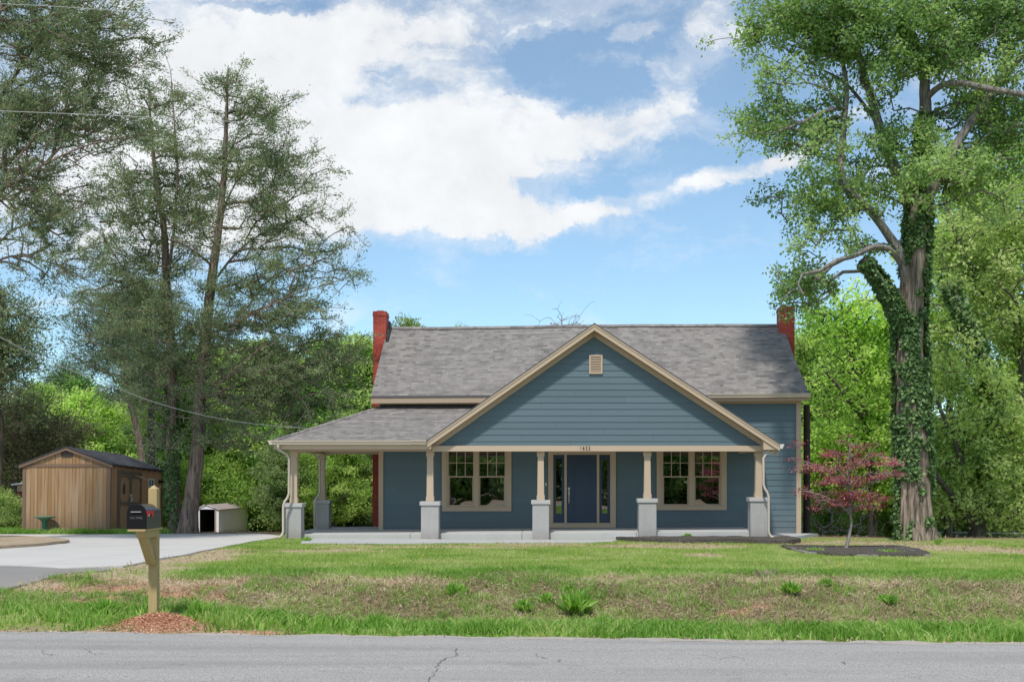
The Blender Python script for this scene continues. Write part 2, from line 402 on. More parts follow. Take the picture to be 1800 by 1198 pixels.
def masks(X, Y):
    X = np.asarray(X, float); Y = np.asarray(Y, float)
    s = Y - edge(X)
    soil = inside(SOIL, X, Y); straw = inside(STRAW, X, Y, .6)
    n1 = fbm(X * .8 + 3, Y * .8 + 9); n2 = fbm(X * 3.1, Y * 3.1)
    bank = sm(1.7, 2.4, s) * (1 - sm(4.6, 5.7, s + (n1 - .5) * 2))
    leftpart = 1 - sm(-5.2, -3.8, X)
    bank = bank * (1 - .45 * leftpart)
    woods = sm(21.8, 23.2, s + (n1 - .5) * 2)
    edge_bare = 1 - sm(.08, .5, s + (n2 - .5) * 1.1)
    patch = sm(.58, .72, fbm(X * .55 + 40, Y * .9 + 7)) * sm(5, 7, s)
    straw = np.maximum(straw, patch * .25)
    grass = (1 - soil) * (1 - .93 * straw) * (1 - woods) * (1 - edge_bare)
    grass = grass * (1 - bank * (.25 + .6 * sm(.42, .62, n2)))
    return dict(soil=soil, straw=np.maximum(straw, edge_bare * .6), bank=bank, woods=woods, grass=np.clip(grass, 0, 1))

# ------------------------------------------------------------------ ground
def ground_mat():
    t = NT('ground_soil')
    g, so, st, bk, wd = (t.attr(k) for k in ('grass', 'soil', 'straw', 'bank', 'woods'))
    fine = t.noise(22, detail=6); med = t.noise(3.2, detail=5); vf = t.noise(90, detail=3)
    green = t.mix(med, (.19, .25, .06), (.30, .36, .11))
    green = t.mix(t.ramp(fine, [(.5, (0, 0, 0)), (.68, (1, 1, 1))]), green, (.27, .25, .1))
    green = t.mix(t.math('MULTIPLY', t.noise(9, detail=4), .4), green, (.06, .1, .015))
    dirt = t.mix(fine, (.19, .13, .085), (.36, .27, .19))
    dirt = t.mix(t.ramp(med, [(.5, (0, 0, 0)), (.62, (1, 1, 1))]), dirt, (.33, .16, .085))
    straw = t.mix(vf, (.27, .21, .13), (.56, .46, .32))
    straw = t.mix(t.math('MULTIPLY', med, .5), straw, (.42, .3, .2))
    soil = t.mix(fine, (.34, .16, .09), (.56, .34, .22))
    bank = t.mix(vf, (.09, .065, .04), (.32, .25, .16))
    bank = t.mix(t.ramp(med, [(.4, (0, 0, 0)), (.65, (1, 1, 1))]), bank, (.15, .18, .05))
    woods = t.mix(fine, (.12, .08, .045), (.32, .22, .13))
    woods = t.mix(t.ramp(t.noise(.7, detail=4), [(.5, (0, 0, 0)), (.6, (.8, .8, .8))]), woods, (.07, .11, .02))
    col = t.mix(g, dirt, green)
    thr = lambda m: t.math('MULTIPLY', t.math('ADD', m, t.math('MULTIPLY', t.math('SUBTRACT', fine, .5), .6)), 1.0, clamp=True)
    col = t.mix(thr(bk), col, bank); col = t.mix(t.math('MULTIPLY', st, 1.0, clamp=True), col, straw)
    col = t.mix(so, col, soil); col = t.mix(wd, col, woods)
    t.bsdf(col, .95, .05, bump=fine, bstr=.7, bdist=.03)
    return t.done()
def axis(parts):
    a = []
    for lo, hi, st in parts: a += list(np.arange(lo, hi, st))
    return np.array(a + [parts[-1][1]])
gx = axis([(-3000, -200, 350), (-200, -40, 20), (-40, -16, 1.2), (-16, 12, .14), (12, 40, 1.2), (40, 200, 20), (200, 3000, 350)])
gy = axis([(-3000, -200, 350), (-200, -20, 20), (-20, 10, 2), (10, 18.4, .1), (18.4, 37, .3), (37, 62, 1), (62, 200, 12), (200, 3000, 350)])
XX, YY = np.meshgrid(gx, gy); nx, ny = len(gx), len(gy)
ZZ = H(XX, YY); mk = masks(XX, YY)
hx = (YY > 300) * 8.0 * fbm(XX * .002, YY * .002)      # low distant rise
vv = np.stack([XX.ravel(), YY.ravel(), (ZZ + hx).ravel()], 1)
ii, jj = np.meshgrid(np.arange(nx - 1), np.arange(ny - 1)); a = (jj * nx + ii).ravel()
ff = np.stack([a, a + 1, a + 1 + nx, a + nx], 1).ravel()
me = mesh_np('ground', vv, ff, 4, attrs={k: v.ravel() for k, v in mk.items()}, smooth=True)
tag(link('ground', me, None, ground_mat()), kind='structure')

def sheet(name, poly, mat, dz, res=.5, skirt=.12, kind='structure', hf=None, parent=None, smooth=True):
    """a sheet following the terrain inside a polygon of (x,y), with a skirt down its edge"""
    pts = []
    for i in range(len(poly)):
        p, q = np.array(poly[i][:2]), np.array(poly[(i + 1) % len(poly)][:2])
        n = max(1, int(np.linalg.norm(q - p) / res))
        pts += [tuple(p + (q - p) * k / n) for k in range(n)]
    nb = len(pts)
    xs = [p[0] for p in pts]; ys = [p[1] for p in pts]
    P2 = np.array(pts)
    def inn(x, y):
        c = False; j = nb - 1
        for i in range(nb):
            if (P2[i, 1] > y) != (P2[j, 1] > y) and x < (P2[j, 0] - P2[i, 0]) * (y - P2[i, 1]) / (P2[j, 1] - P2[i, 1]) + P2[i, 0]: c = not c
            j = i
        return c
    for x in np.arange(min(xs) + res * .5, max(xs), res):
        for y in np.arange(min(ys) + res * .5, max(ys), res):
            if inn(x, y): pts.append((x, y))
    o = geometry.delaunay_2d_cdt([Vector(p) for p in pts], [], [list(range(nb))], 1, 1e-5)
    vs, es, fs = o[0], o[1], o[2]
    hf = hf or (lambda x, y: h(x, y) + dz)
    V = [(v.x, v.y, hf(v.x, v.y)) for v in vs]
    F_ = [tuple(f) for f in fs]
    cnt = {}
    for f in F_:
        for k in range(3):
            e = (f[k], f[(k + 1) % 3]); cnt[e] = cnt.get(e, 0) + 1
    for (a_, b_) in [e for e in cnt if (e[1], e[0]) not in cnt]:
        n = len(V); V += [(V[a_][0], V[a_][1], V[a_][2] - skirt), (V[b_][0], V[b_][1], V[b_][2] - skirt)]
        F_.append((b_, a_, n, n + 1))
    me = bpy.data.meshes.new(name); me.from_pydata(V, [], F_)
    ob = link(name, me, parent, mat)
    if kind: tag(ob, kind=kind)
    return ob
def smooth_poly(pts, n=5):
    """Catmull-Rom closed curve"""
    out = []; m = len(pts); p = [np.array(q[:2], float) for q in pts]
    for i in range(m):
        p0, p1, p2, p3 = p[i - 1], p[i], p[(i + 1) % m], p[(i + 2) % m]
        for k in range(n):
            t = k / n
            out.append(tuple(.5 * (2 * p1 + (p2 - p0) * t + (2 * p0 - 5 * p1 + 4 * p2 - p3) * t * t + (3 * p1 - p0 - 3 * p2 + p3) * t ** 3)))
    return out

# road
def road_mat():
    t = NT('worn_asphalt')
    c = t.mix(t.noise(.5, detail=5), (.33, .305, .275), (.41, .385, .355))
    c = t.mix(t.ramp(t.noise(75, detail=2), [(.46, (0, 0, 0)), (.6, (1, 1, 1))]), c, (.50, .50, .50))
    c = t.mix(t.ramp(t.noise(110, detail=1), [(.56, (0, 0, 0)), (.64, (1, 1, 1))]), c, (.07, .07, .075))
    c = t.mix(t.math('MULTIPLY', t.noise(1, sc=(.5, 6, 1), detail=4), .35), c, (.25, .235, .22))
    ln = t.noise(1, sc=(.12, 1.6, 1), detail=3, vec=t.co((.12, 1.6, 1), rot=(0, 0, R(4.9))))
    c = t.mix(t.ramp(ln, [(.42, (0, 0, 0)), (.62, (.45, .45, .45))]), c, (.21, .20, .19))
    c = t.mix(t.math('MULTIPLY', t.ramp(t.noise(1.6, detail=6, rough=.7), [(.58, (0, 0, 0)), (.66, (1, 1, 1))]), .25), c, (.16, .155, .15))
    t.bsdf(c, .9, .2, bump=t.noise(80, detail=3), bstr=.5, bdist=.008)
    return t.done()
n = 240; xr = np.linspace(-60, 60, n); V = []; Fq = []
for k, x in enumerate(xr):
    e = edge(x); w = .12 * (fbm(np.array([x * 2.3]), np.array([1.]))[0] - .5) + .05 * (fbm(np.array([x * .4]), np.array([5.]))[0] - .5)
    for s in (0 + w, -.3, -1.5, -3.6, -5.6, -7.2):
        V.append((x, e + s, (.012 if s > -.1 else .02) + .05 * (1 - abs(s + 3.6) / 3.6)))
    V.append((x, e + w + .01, -.1))
for k in range(n - 1):
    b = k * 7
    for j in range(5): Fq.append((b + j + 1, b + j + 8, b + j + 7, b + j))
    Fq.append((b, b + 7, b + 13, b + 6))
me = bpy.data.meshes.new('road'); me.from_pydata(V, [], Fq)
road = tag(link('road', me, None, road_mat()), kind='structure')
def roadz(x, y):
    s = y - edge(x); return .02 + .05 * (1 - abs(s + 3.6) / 3.6) if s < -.3 else .012 + .05 * (1 - abs(s + 3.6) / 3.6)
dark = painted('crack_strip', (.15, .14, .125), rough=.95, spec=0)  # dark colour of the thin strips that draw the cracks
def crack(pix, w):
    m = MB(); pts = []
    for (a, b) in zip(pix[:-1], pix[1:]):
        for k in range(8): 
            t = k / 8; x, y = a[0] + (b[0] - a[0]) * t, a[1] + (b[1] - a[1]) * t
            X, Y, _ = ((x - VX) * 1, 0, 0); Yd = (CAMZ - .04) * F / (y - HY); Xd = (x - VX) * Yd / F
            pts.append((Xd + random.uniform(-.018, .018), Yd + random.uniform(-.03, .03)))
    for i in range(len(pts) - 1):
        (x0, y0), (x1, y1) = pts[i], pts[i + 1]; d = Vector((x1 - x0, y1 - y0)).normalized(); ww = w * random.uniform(.4, 1.2)
        nn = Vector((-d.y, d.x)) * ww; e = d * .004
        z0 = max(roadz(x0, y0), roadz(x1, y1)) + .006
        m.poly([(x0 - nn.x - e.x, y0 - nn.y - e.y, z0), (x1 - nn.x + e.x, y1 - nn.y + e.y, z0), (x1 + nn.x + e.x, y1 + nn.y + e.y, z0), (x0 + nn.x - e.x, y0 + nn.y - e.y, z0)])
    m.build('crack', dark, road)
crack([(802, 1137), (804, 1150), (778, 1160), (769, 1170), (766, 1180), (758, 1196), (750, 1215)], .005)
crack([(941, 1148), (950, 1155), (961, 1158)], .003); crack([(985, 1158), (980, 1166)], .003); crack([(1482, 1163), (1484, 1168)], .003)
crack([(150, 1139), (158, 1146), (170, 1150), (186, 1149)], .0025); crack([(70, 1142), (84, 1150), (96, 1152)], .003); crack([(1235, 1150), (1262, 1156), (1290, 1153), (1318, 1160)], .0025); crack([(560, 1180), (600, 1186), (640, 1183)], .0025)
# a paler strip of old paving lip and grit along the far edge
def strip(name, mat, s0, s1, z, amp, seed, x0=-60, x1=60):
    V = []; Fq = []; xr = np.arange(x0, x1, .08)
    aa = (fbm(xr * 3 + seed, xr * 0 + seed) - .5) * amp; bb = (fbm(xr * 4 + seed + 9, xr * 0 + 3) - .5) * amp
    for k, x in enumerate(xr):
        for q in (s0 + aa[k], s1 + bb[k]):
            y = edge(x) + q; V.append((x, y, max(roadz(x, y) if q < 0 else 0, h(x, y)) + z))
    for k in range(len(xr) - 1): Fq.append((2 * k, 2 * k + 2, 2 * k + 3, 2 * k + 1))
    me = bpy.data.meshes.new(name); me.from_pydata(V, [], Fq); return tag(link(name, me, None, mat), kind='structure')
grit = concrete_mat('road_grit', (.46, .41, .36), .45, 40)
strip('road_shoulder', grit, -.12, .17, .004, .30, 3)

def drive_mat():
    t = NT('driveway_concrete'); c = (.60, .575, .54)
    col = t.mix(t.noise(.35, detail=6), tuple(x * .80 for x in c), tuple(x * 1.15 for x in c))
    col = t.mix(t.math('MULTIPLY', t.noise(1, sc=(.25, 2.5, 1), detail=5), .35), col, (.36, .355, .35))
    col = t.mix(t.math('MULTIPLY', t.noise(14, detail=4), .25), col, (.33, .33, .32))
    sp = t.node('SeparateXYZ', {0: t.co(rot=(0, 0, .12))})
    for k, (pt, w) in enumerate(((3.3, .012), (3.0, .018))):
        fr = t.math('FRACT', t.math('DIVIDE', t.math('ADD', sp.outputs[k], 100), pt)); col = t.mix(t.math('MULTIPLY', t.math('LESS_THAN', fr, w / pt * 1.6), .6), col, (.13, .125, .12))
    t.bsdf(col, .85, .2, bump=t.noise(50, detail=4), bstr=.3, bdist=.005); return t.done()
CONC = drive_mat()
drv = [G(*a)[:2] for a in [(495, 943), (478, 948), (440, 953.5), (400, 961), (372, 967), (330, 976), (270, 986), (216, 997.5), (110, 1001)]]
drv += [(-11.5, 20.0), (-16, 19.6), (-24, 20), (-40, 21), (-40, 34.2), (-26, 33.9), (-13, 33.9), (-8.6, 34.4)]
isl = smooth_poly([G(*a)[:2] for a in [(-60, 946), (60, 948), (122, 954.5), (80, 961), (0, 967), (-60, 969)]], 4)
sheet('driveway', drv, CONC, .035, .45)
straw_mat = None
def litter_mat(name, a, b, c=(.1, .08, .05), sc=60):
    t = NT(name)
    col = t.mix(t.ramp(t.noise(sc, detail=5), [(.35, (0, 0, 0)), (.65, (1, 1, 1))]), a, b)
    col = t.mix(t.ramp(t.noise(4, detail=4), [(.45, (0, 0, 0)), (.7, (.8, .8, .8))]), col, c)
    t.bsdf(col, .95, .05, bump=t.noise(sc, detail=4), bstr=1, bdist=.03); return t.done()
STRAWM = litter_mat('straw_mulch', (.36, .27, .18), (.60, .49, .35), (.3, .22, .14))
sheet('straw_bed', isl, STRAWM, .10, .4, .1)
APR = concrete_mat('old_asphalt_apron', (.29, .275, .26), .5, 25)
ap = smooth_poly([G(*a)[:2] for a in [(188, 1000.5), (130, 1008), (75, 1020), (20, 1034), (-60, 1052)]] + [(-9.5, 13.2), (-13, 12.6), (-15.5, 14), (-13, 19.4), (-10.6, 20)], 3)
sheet('driveway_apron', ap, APR, .022, .4)
WALK = concrete_mat('walk_concrete', (.47, .47, .47), .2, 12)
wk = [G(*a)[:2] for a in [(528, 956), (640, 956.3), (800, 955.5), (930, 954.8), (1040, 954.5), (1075, 953), (1086, 950.5)]]
wk += [(wk[-1][0] - .05, wk[-1][1] + .35), (wk[-1][0] - .5, 31.55), (-6.6, 31.55)]
sheet('front_walk', wk, WALK, .03, .4, hf=lambda x, y: h(x, y) + .03)
MULCH = litter_mat('dark_mulch', (.03, .027, .025), (.17, .15, .135), (.08, .07, .055), 45)
mb_ = smooth_poly([G(*a)[:2] for a in [(1084, 950), (1120, 953), (1200, 955), (1290, 955), (1380, 957), (1408, 953), (1375, 949)]] + [(6.0, 31.3), (5.2, 31.62), (3, 31.62), (2.2, 31.5)], 4)
sheet('mulch_bed', mb_, MULCH, .06, .25, hf=lambda x, y: h(x, y) + .07 + .10 * float(fbm(np.array([x * 5]), np.array([y * 5]))[0]))
sheet('concrete_pad', smooth_poly([(6.28, 31.75), (7.2, 32.3), (7.9, 33.6), (8.3, 34.4), (7.6, 34.26), (6.3, 34.26)], 4), WALK, .07, .4, hf=lambda x, y: h(x, y) + .09)

# ------------------------------------------------------------------ grass and litter
def mean_zone(poly):
    P2 = np.array([p[:2] for p in poly]); return P2
def in_poly(P2, x, y):
    c = np.zeros(len(x), bool); j = len(P2) - 1
    for i in range(len(P2)):
        with np.errstate(divide='ignore', invalid='ignore'):
            k = ((P2[i, 1] > y) != (P2[j, 1] > y)) & (x < (P2[j, 0] - P2[i, 0]) * (y - P2[i, 1]) / (P2[j, 1] - P2[i, 1]) + P2[i, 0])
        c ^= k; j = i
    return c
PAVED = [np.array(q) for q in (drv, ap, wk, mb_)]
def free(x, y):
    k = np.ones(len(x), bool)
    for q in PAVED: k &= ~in_poly(q, x, y)
    k &= ~((y > 31.6) & (x > -7.3) & (x < 8)); k &= ~((y > 34.5) & (x < -13.1) & (x > -16) & (y < 39.5))
    return k
def blades(n, xr, sr, hgt, wid, dens_f, lean=.5, clump=0):
    s = rng.uniform(*sr, n); x = rng.uniform(*xr, n)
    if clump:
        nc = int(n / clump); cx = rng.uniform(*xr, nc); cs = rng.uniform(*sr, nc); i = rng.integers(0, nc, n)
        rr = rng.normal(0, .07, (n, 2)) * rng.uniform(.6, 1.6, nc)[i][:, None]; use = rng.random(n) < .65
        x = np.where(use, cx[i] + rr[:, 0], x); s = np.where(use, cs[i] + rr[:, 1], s)
        hk = rng.uniform(.6, 1.35, nc)[i]
    else: hk = 1
    y = edge(x) + s
    m = masks(x, y); k = (rng.random(n) < dens_f(x, y, s, m)) & free(x, y)
    vis = np.abs(x / y + .01) < .6; k &= vis
    hk = hk[k] if clump else 1
    x, y = x[k], y[k]; s = s[k]; N = len(x)
    hh = hgt(x, y, s) * rng.uniform(.5, 1.25, N) * hk; ww = wid * rng.uniform(.7, 1.3, N) 
    th = rng.uniform(0, 2 * np.pi, N); ln = np.abs(rng.normal(0, lean, N)) * hh
    z = H(x, y) - .012
    ph = th + rng.uniform(-1.3, 1.3, N); dx, dy = np.cos(ph) * ww / 2, np.sin(ph) * ww / 2
    lx, ly = np.cos(th) * ln, np.sin(th) * ln
    tint = np.clip(rng.normal(.5, .22, N) + (fbm(x * 1.3, y * 1.3) - .5) * 1.1 + m['straw'][k] * .3 + m['bank'][k] * .12, 0, 1)
    return x, y, z, dx, dy, lx, ly, hh, tint
def grass_obj(name, mat, *args, seg=1, **kw):
    x, y, z, dx, dy, lx, ly, hh, tint = blades(*args, **kw); N = len(x)
    if seg == 1:
        V = np.stack([np.stack([x - dx, y - dy, z], 1), np.stack([x + dx, y + dy, z], 1), np.stack([x + lx, y + ly, z + hh], 1)], 1).reshape(-1, 3)
        F_ = np.arange(3 * N); T = np.repeat(tint, 3); nper = 3
    else:
        V = np.stack([np.stack([x - dx, y - dy, z], 1), np.stack([x + dx, y + dy, z], 1),
                      np.stack([x + dx * .8 + lx * .3, y + dy * .8 + ly * .3, z + hh * .62], 1), np.stack([x - dx * .8 + lx * .3, y - dy * .8 + ly * .3, z + hh * .62], 1),
                      np.stack([x + lx, y + ly, z + hh * .95], 1), np.stack([x + lx * 1.02, y + ly * 1.02, z + hh * .94], 1)], 1).reshape(-1, 3)
        b = np.arange(N)[:, None] * 6
        F_ = np.stack([b + 0, b + 1, b + 2, b + 3, b + 3, b + 2, b + 5, b + 4], 2).reshape(-1) if False else np.concatenate([b + [0, 1, 2, 3, 3, 2, 5, 4]], 1).ravel()
        T = np.repeat(tint, 6); nper = 4
    me = mesh_np(name, V, F_, nper, attrs={'tint': T})
    return tag(link(name, me, None, mat), kind='stuff')
GR = leaf_mat('grass_blade', (.13, .24, .035), (.29, .44, .08), (.58, .58, .26), trans=.35, spec=.15)
GR2 = leaf_mat('verge_blade', (.08, .20, .025), (.21, .40, .06), (.46, .54, .18), trans=.35, spec=.2)
grass_obj('verge_grass', GR2, 90000, (-7.5, 7.5), (.06, 2.15), lambda x, y, s: .03 + .095 * sm(.12, .8, s) * (.3 + 1.3 * fbm(x * 1.5, y * 1.5)), .018,
          lambda x, y, s, m: m['grass'] * (.12 + .88 * sm(.36, .58, fbm(x * 1.6 + 8, y * 2.2))) * (.3 + .7 * sm(-2.5, .5, x)), lean=.55, clump=24, seg=2)
grass_obj('bank_grass', GR2, 170000, (-9, 9), (1.9, 6.3), lambda x, y, s: .09 + 0 * x, .010,
          lambda x, y, s, m: np.clip(m['grass'] * 1.05, 0, 1) * .85, lean=.6, clump=26, seg=2)
grass_obj('lawn_grass', GR, 500000, (-16, 20), (5.2, 20.6), lambda x, y, s: .05 + .025 * fbm(x, y), .013,
          lambda x, y, s, m: m['grass'], lean=.5)
# straw and dead leaves
def flakes(name, mat, n, xr, sr, size, asp, dens_f):
    s = rng.uniform(*sr, n); x = rng.uniform(*xr, n); y = edge(x) + s; m = masks(x, y)
    k = (rng.random(n) < dens_f(x, y, s, m)) & free(x, y) & (np.abs(x / y) < .54); x, y = x[k], y[k]; N = len(x)
    c = np.stack([x, y, H(x, y) + .012 + rng.random(N) * .02], 1)
    d = rng.normal(0, 1, (N, 3)); d[:, 2] *= .35; nr = rng.normal(0, .5, (N, 3)) + [0, 0, 1]
    V, F_, T = leaf_quads(c, d, nr, size * rng.uniform(.5, 1.5, N), asp, rng.random(N))
    me = mesh_np(name, V, F_, 4, attrs={'tint': T}); return tag(link(name, me, None, mat), kind='stuff')
def leaf_quads(c, d, nr, L, asp, tint):
    d = d / np.linalg.norm(d, axis=1)[:, None]
    sd_ = np.cross(d, nr); sd_ /= (np.linalg.norm(sd_, axis=1)[:, None] + 1e-9)
    L = np.broadcast_to(L, (len(c),))[:, None]; W = L * asp
    V = np.stack([c, c + d * L * .5 + sd_ * W * .5, c + d * L, c + d * L * .5 - sd_ * W * .5], 1).reshape(-1, 3)
    return V, np.arange(len(V)), np.repeat(tint, 4)
DEAD = leaf_mat('dead_leaf', (.12, .07, .04), (.33, .22, .13), (.62, .5, .36), trans=.1, spec=.1)
CHIP = leaf_mat('clay_crumb', (.30, .11, .055), (.56, .26, .15), (.74, .44, .30), trans=0, spec=.05)
THATCH = leaf_mat('dry_thatch', (.17, .12, .07), (.38, .29, .18), (.66, .55, .38), trans=.15, spec=.1)
grass_obj('dry_thatch', THATCH, 85000, (-9, 9), (2.0, 5.6), lambda x, y, s: .07 + 0 * x, .009, lambda x, y, s, m: np.clip(m['bank'] * 1.1 - .15, 0, 1), lean=1.6, clump=16, seg=2)
flakes('dead_leaf_litter', DEAD, 90000, (-9, 9), (1.8, 6.0), .05, .28, lambda x, y, s, m: np.clip(m['bank'] * .55 + m['soil'] * .15, 0, 1))
flakes('straw_litter', DEAD, 70000, (-14, 16), (5, 26), .09, .12, lambda x, y, s, m: np.clip(m['straw'] * .9 + m['woods'] * .5, 0, 1))
flakes('verge_litter', DEAD, 16000, (-8, 8), (.0, 1.9), .04, .35, lambda x, y, s, m: np.clip(.25 + m['straw'], 0, 1))
flakes('clay_crumbs', CHIP, 45000, (-5.4, -3.2), (.0, 1.9), .022, .5, lambda x, y, s, m: np.exp(-(((x + 4.3) / .36) ** 2 + ((y - 12.66) / .36) ** 2)))
# ------------------------------------------------------------------ house
M_SIDE = siding_mat('blue_lap_siding', (.092, .142, .170))
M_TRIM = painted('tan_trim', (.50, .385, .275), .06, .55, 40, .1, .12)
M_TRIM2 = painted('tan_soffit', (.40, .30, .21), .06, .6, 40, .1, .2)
M_GUT = painted('gutter_almond', (.56, .47, .37), .05, .4, 30, .03, .15, spec=.5)
M_SPOUT = painted('downspout_almond', (.50, .44, .36), .06, .4, 30, .03, .2, spec=.5)
M_ROOF = shingle_mat('weathered_shingles', [(.14, .13, .125), (.235, .217, .205), (.30, .278, .262), (.37, .342, .315)], .19, .135)
M_PIER = concrete_mat('stuccoed_pier', (.42, .415, .40), .3, 8, True)
M_CAP = concrete_mat('cast_cap', (.48, .475, .46), .2, 10)
M_SLAB = concrete_mat('porch_slab', (.50, .50, .49), .22, 6)
M_BRICK = brick_mat('red_painted_brick', (.50, .085, .06), (.36, .07, .055))
M_NAVY = painted('navy_paint', (.016, .040, .092), .1, .35, 50, .06, .1, spec=.5)
M_NICK = painted('brushed_nickel', (.55, .53, .48), .05, .3, 50, .05, .1); 
M_BLACK = painted('black_enamel', (.007, .007, .008), .1, .5, 40, .03, .1, spec=.15)
M_WHITE = painted('white_plastic', (.7, .7, .68), .03, .4)
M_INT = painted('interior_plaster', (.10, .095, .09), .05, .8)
M_DARKM = painted('dark_metal', (.03, .03, .032), .1, .5)
def glass_mat():
    t = NT('window_glass')
    g = t.node('BsdfGlossy', {'Color': (.95, .97, 1, 1), 'Roughness': .0})
    w = t.node('Bump', {'Height': t.noise(1.1, detail=1), 'Strength': .35, 'Distance': .02}); t.t.links.new(w.outputs[0], g.inputs['Normal'])
    tr = t.node('BsdfTransparent', {'Color': (.5, .52, .52, 1)})
    m = t.node('MixShader', {0: t.math('ADD', .20, t.node('LayerWeight', {'Blend': .3}).outputs['Fresnel'], clamp=True)})
    t.t.links.new(tr.outputs[0], m.inputs[1]); t.t.links.new(g.outputs[0], m.inputs[2]); t.t.links.new(m.outputs[0], t.out.inputs[0]); return t.done()
M_GLASS = glass_mat()
WY = 34.3; kW = WY / F
wx = lambda px: (px - VX) * kW
wz = lambda py: CAMZ + (HY - py) * kW
house = thing('house', 'blue house with lap siding, tan trim, grey shingle roof and wraparound front porch', 'house', (1.4, 36, 0))

def siding(mb, mp, rows0, rows1, span, openings=(), expo=.178, lap=.014):
    """span(z)->(u0,u1); mp(u,z,d)->world with d outward"""
    zs = []
    k0 = math.floor(rows0 / expo); z = k0 * expo
    cuts = sorted({o[2] for o in openings} | {o[3] for o in openings})
    while z < rows1:
        a, b = max(z, rows0), min(z + expo, rows1)
        br = [a] + [c for c in cuts if a + .002 < c < b - .002] + [b]
        for i in range(len(br) - 1):
            za, zb = br[i], br[i + 1]; da = lap * (1 - (za - z) / expo); db = lap * (1 - (zb - z) / expo)
            mid = (za + zb) / 2; segs = [[None, None]]
            blk = sorted((o[0], o[1]) for o in openings if o[2] < mid < o[3])
            ua, ub = span(za), span(zb); L = [(ua[0], ub[0])]; Rr = []
            for o in blk: Rr.append((o[0], o[0])); L.append((o[1], o[1]))
            Rr.append((ua[1], ub[1]))
            for l, r in zip(L, Rr):
                if r[0] <= l[0]: continue
                mb.poly([mp(l[0], za, da), mp(r[0], za, da), mp(max(r[1], l[1]), zb, db), mp(l[1], zb, db)])
                if i == 0: mb.poly([mp(l[0], za, 0), mp(r[0], za, 0), mp(r[0], za, da), mp(l[0], za, da)])
        z += expo
front = lambda y: (lambda u, z, d: (u, y - d, z))
OP = [(wx(785), wx(891), .74, 2.585), (wx(972), wx(1073), wz(922), 2.38), (wx(1162), wx(1269), .77, 2.585)]
XL, XR, YB = -4.92, 7.72, 40.8
m = MB(); siding(m, front(WY), .0, 4.05, lambda z: (XL, XR), OP); m.build('front_wall', M_SIDE, house)
ZRg = lambda x: 6.62 + .1 * (x + 5) / 12.9
def eavez(x): return 4.10 + .085 * (x + 5) / 12.9
def gtop(y): return min(4.0 + (y - WY) * .70, 4.0 + (YB - y) * .70) + .22
for nm, X, sgn in (('left_side_wall', XL, -1), ('right_side_wall', XR, 1)):
    m = MB()
    def sp(z):
        t = max(0, (z - 4.2) / .70); return (WY + t, YB - t)
    siding(m, lambda u, z, d: (X + sgn * d, u, z), -.1, 6.4, sp)
    m.build(nm, M_SIDE, house)
m = MB(); siding(m, lambda u, z, d: (u, YB + d, z), -.2, 4.05, lambda z: (XL, XR)); m.build('back_wall', M_SIDE, house)
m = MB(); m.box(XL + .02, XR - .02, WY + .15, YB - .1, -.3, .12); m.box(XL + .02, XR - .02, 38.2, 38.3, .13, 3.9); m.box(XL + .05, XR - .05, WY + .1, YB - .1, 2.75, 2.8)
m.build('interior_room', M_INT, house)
# corner boards
for x0, x1, z0 in ((XL - .04, XL + .1, .1), (XR - .1, XR + .045, -.05)):
    m = MB(); m.box(x0, x1, WY - .045, WY + .1, z0, 4.0); m.build('corner_board', M_TRIM, house, bevel=.004)

# main roof, slightly wavy like the real one
def roof_grid(fn, x0, x1, y0, y1, nx_, ny_, name, thick=.07, uv=None):
    m = MB(); g = []; xs = np.linspace(x0, x1, nx_); ys = np.linspace(y0, y1, ny_)
    P_ = [[fn(x, y) for y in ys] for x in xs]
    L = lambda y: abs(y - y0) * 1.2207
    for i in range(nx_ - 1):
        for j in range(ny_ - 1):
            q = [P_[i][j], P_[i + 1][j], P_[i + 1][j + 1], P_[i][j + 1]]
            uvs = [(xs[i], L(ys[j])), (xs[i + 1], L(ys[j])), (xs[i + 1], L(ys[j + 1])), (xs[i], L(ys[j + 1]))]
            if y1 < y0: q = q[::-1]; uvs = uvs[::-1]
            m.poly(q, uvs)
            m.poly([(p[0], p[1], p[2] - thick) for p in q[::-1]])
    def skirt(row, f):
        for a, b in zip(row[:-1], row[1:]):
            q = [a, b, (b[0], b[1], b[2] - thick), (a[0], a[1], a[2] - thick)]; m.poly(q if f else q[::-1])
    skirt([P_[i][0] for i in range(nx_)], False); skirt(P_[0], True); skirt(P_[-1], False); skirt([P_[i][-1] for i in range(nx_)], True)
    return m
RX0, RX1, EY, RY = -5.136, 7.915, 33.9, 37.55
def mainroof(x, y):
    t = (y - EY) / (RY - EY); z = eavez(x) + (ZRg(x) - eavez(x)) * t
    z += .03 * math.sin(x * .9 + 1) * math.sin(t * 3.0) + .016 * math.sin(x * .55) * t + .004 * math.sin(x * 2.3) * t
    xx = x + (-.04 * math.sin(t * 3.14) if x > 7.9 else 0)
    return (xx, y, z)
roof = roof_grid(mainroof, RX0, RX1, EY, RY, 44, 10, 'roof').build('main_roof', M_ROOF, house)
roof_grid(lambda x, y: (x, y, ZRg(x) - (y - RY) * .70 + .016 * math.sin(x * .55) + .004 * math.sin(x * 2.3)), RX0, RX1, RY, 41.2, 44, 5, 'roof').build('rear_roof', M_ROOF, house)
m = MB(); xs = np.linspace(RX0, RX1, 40)
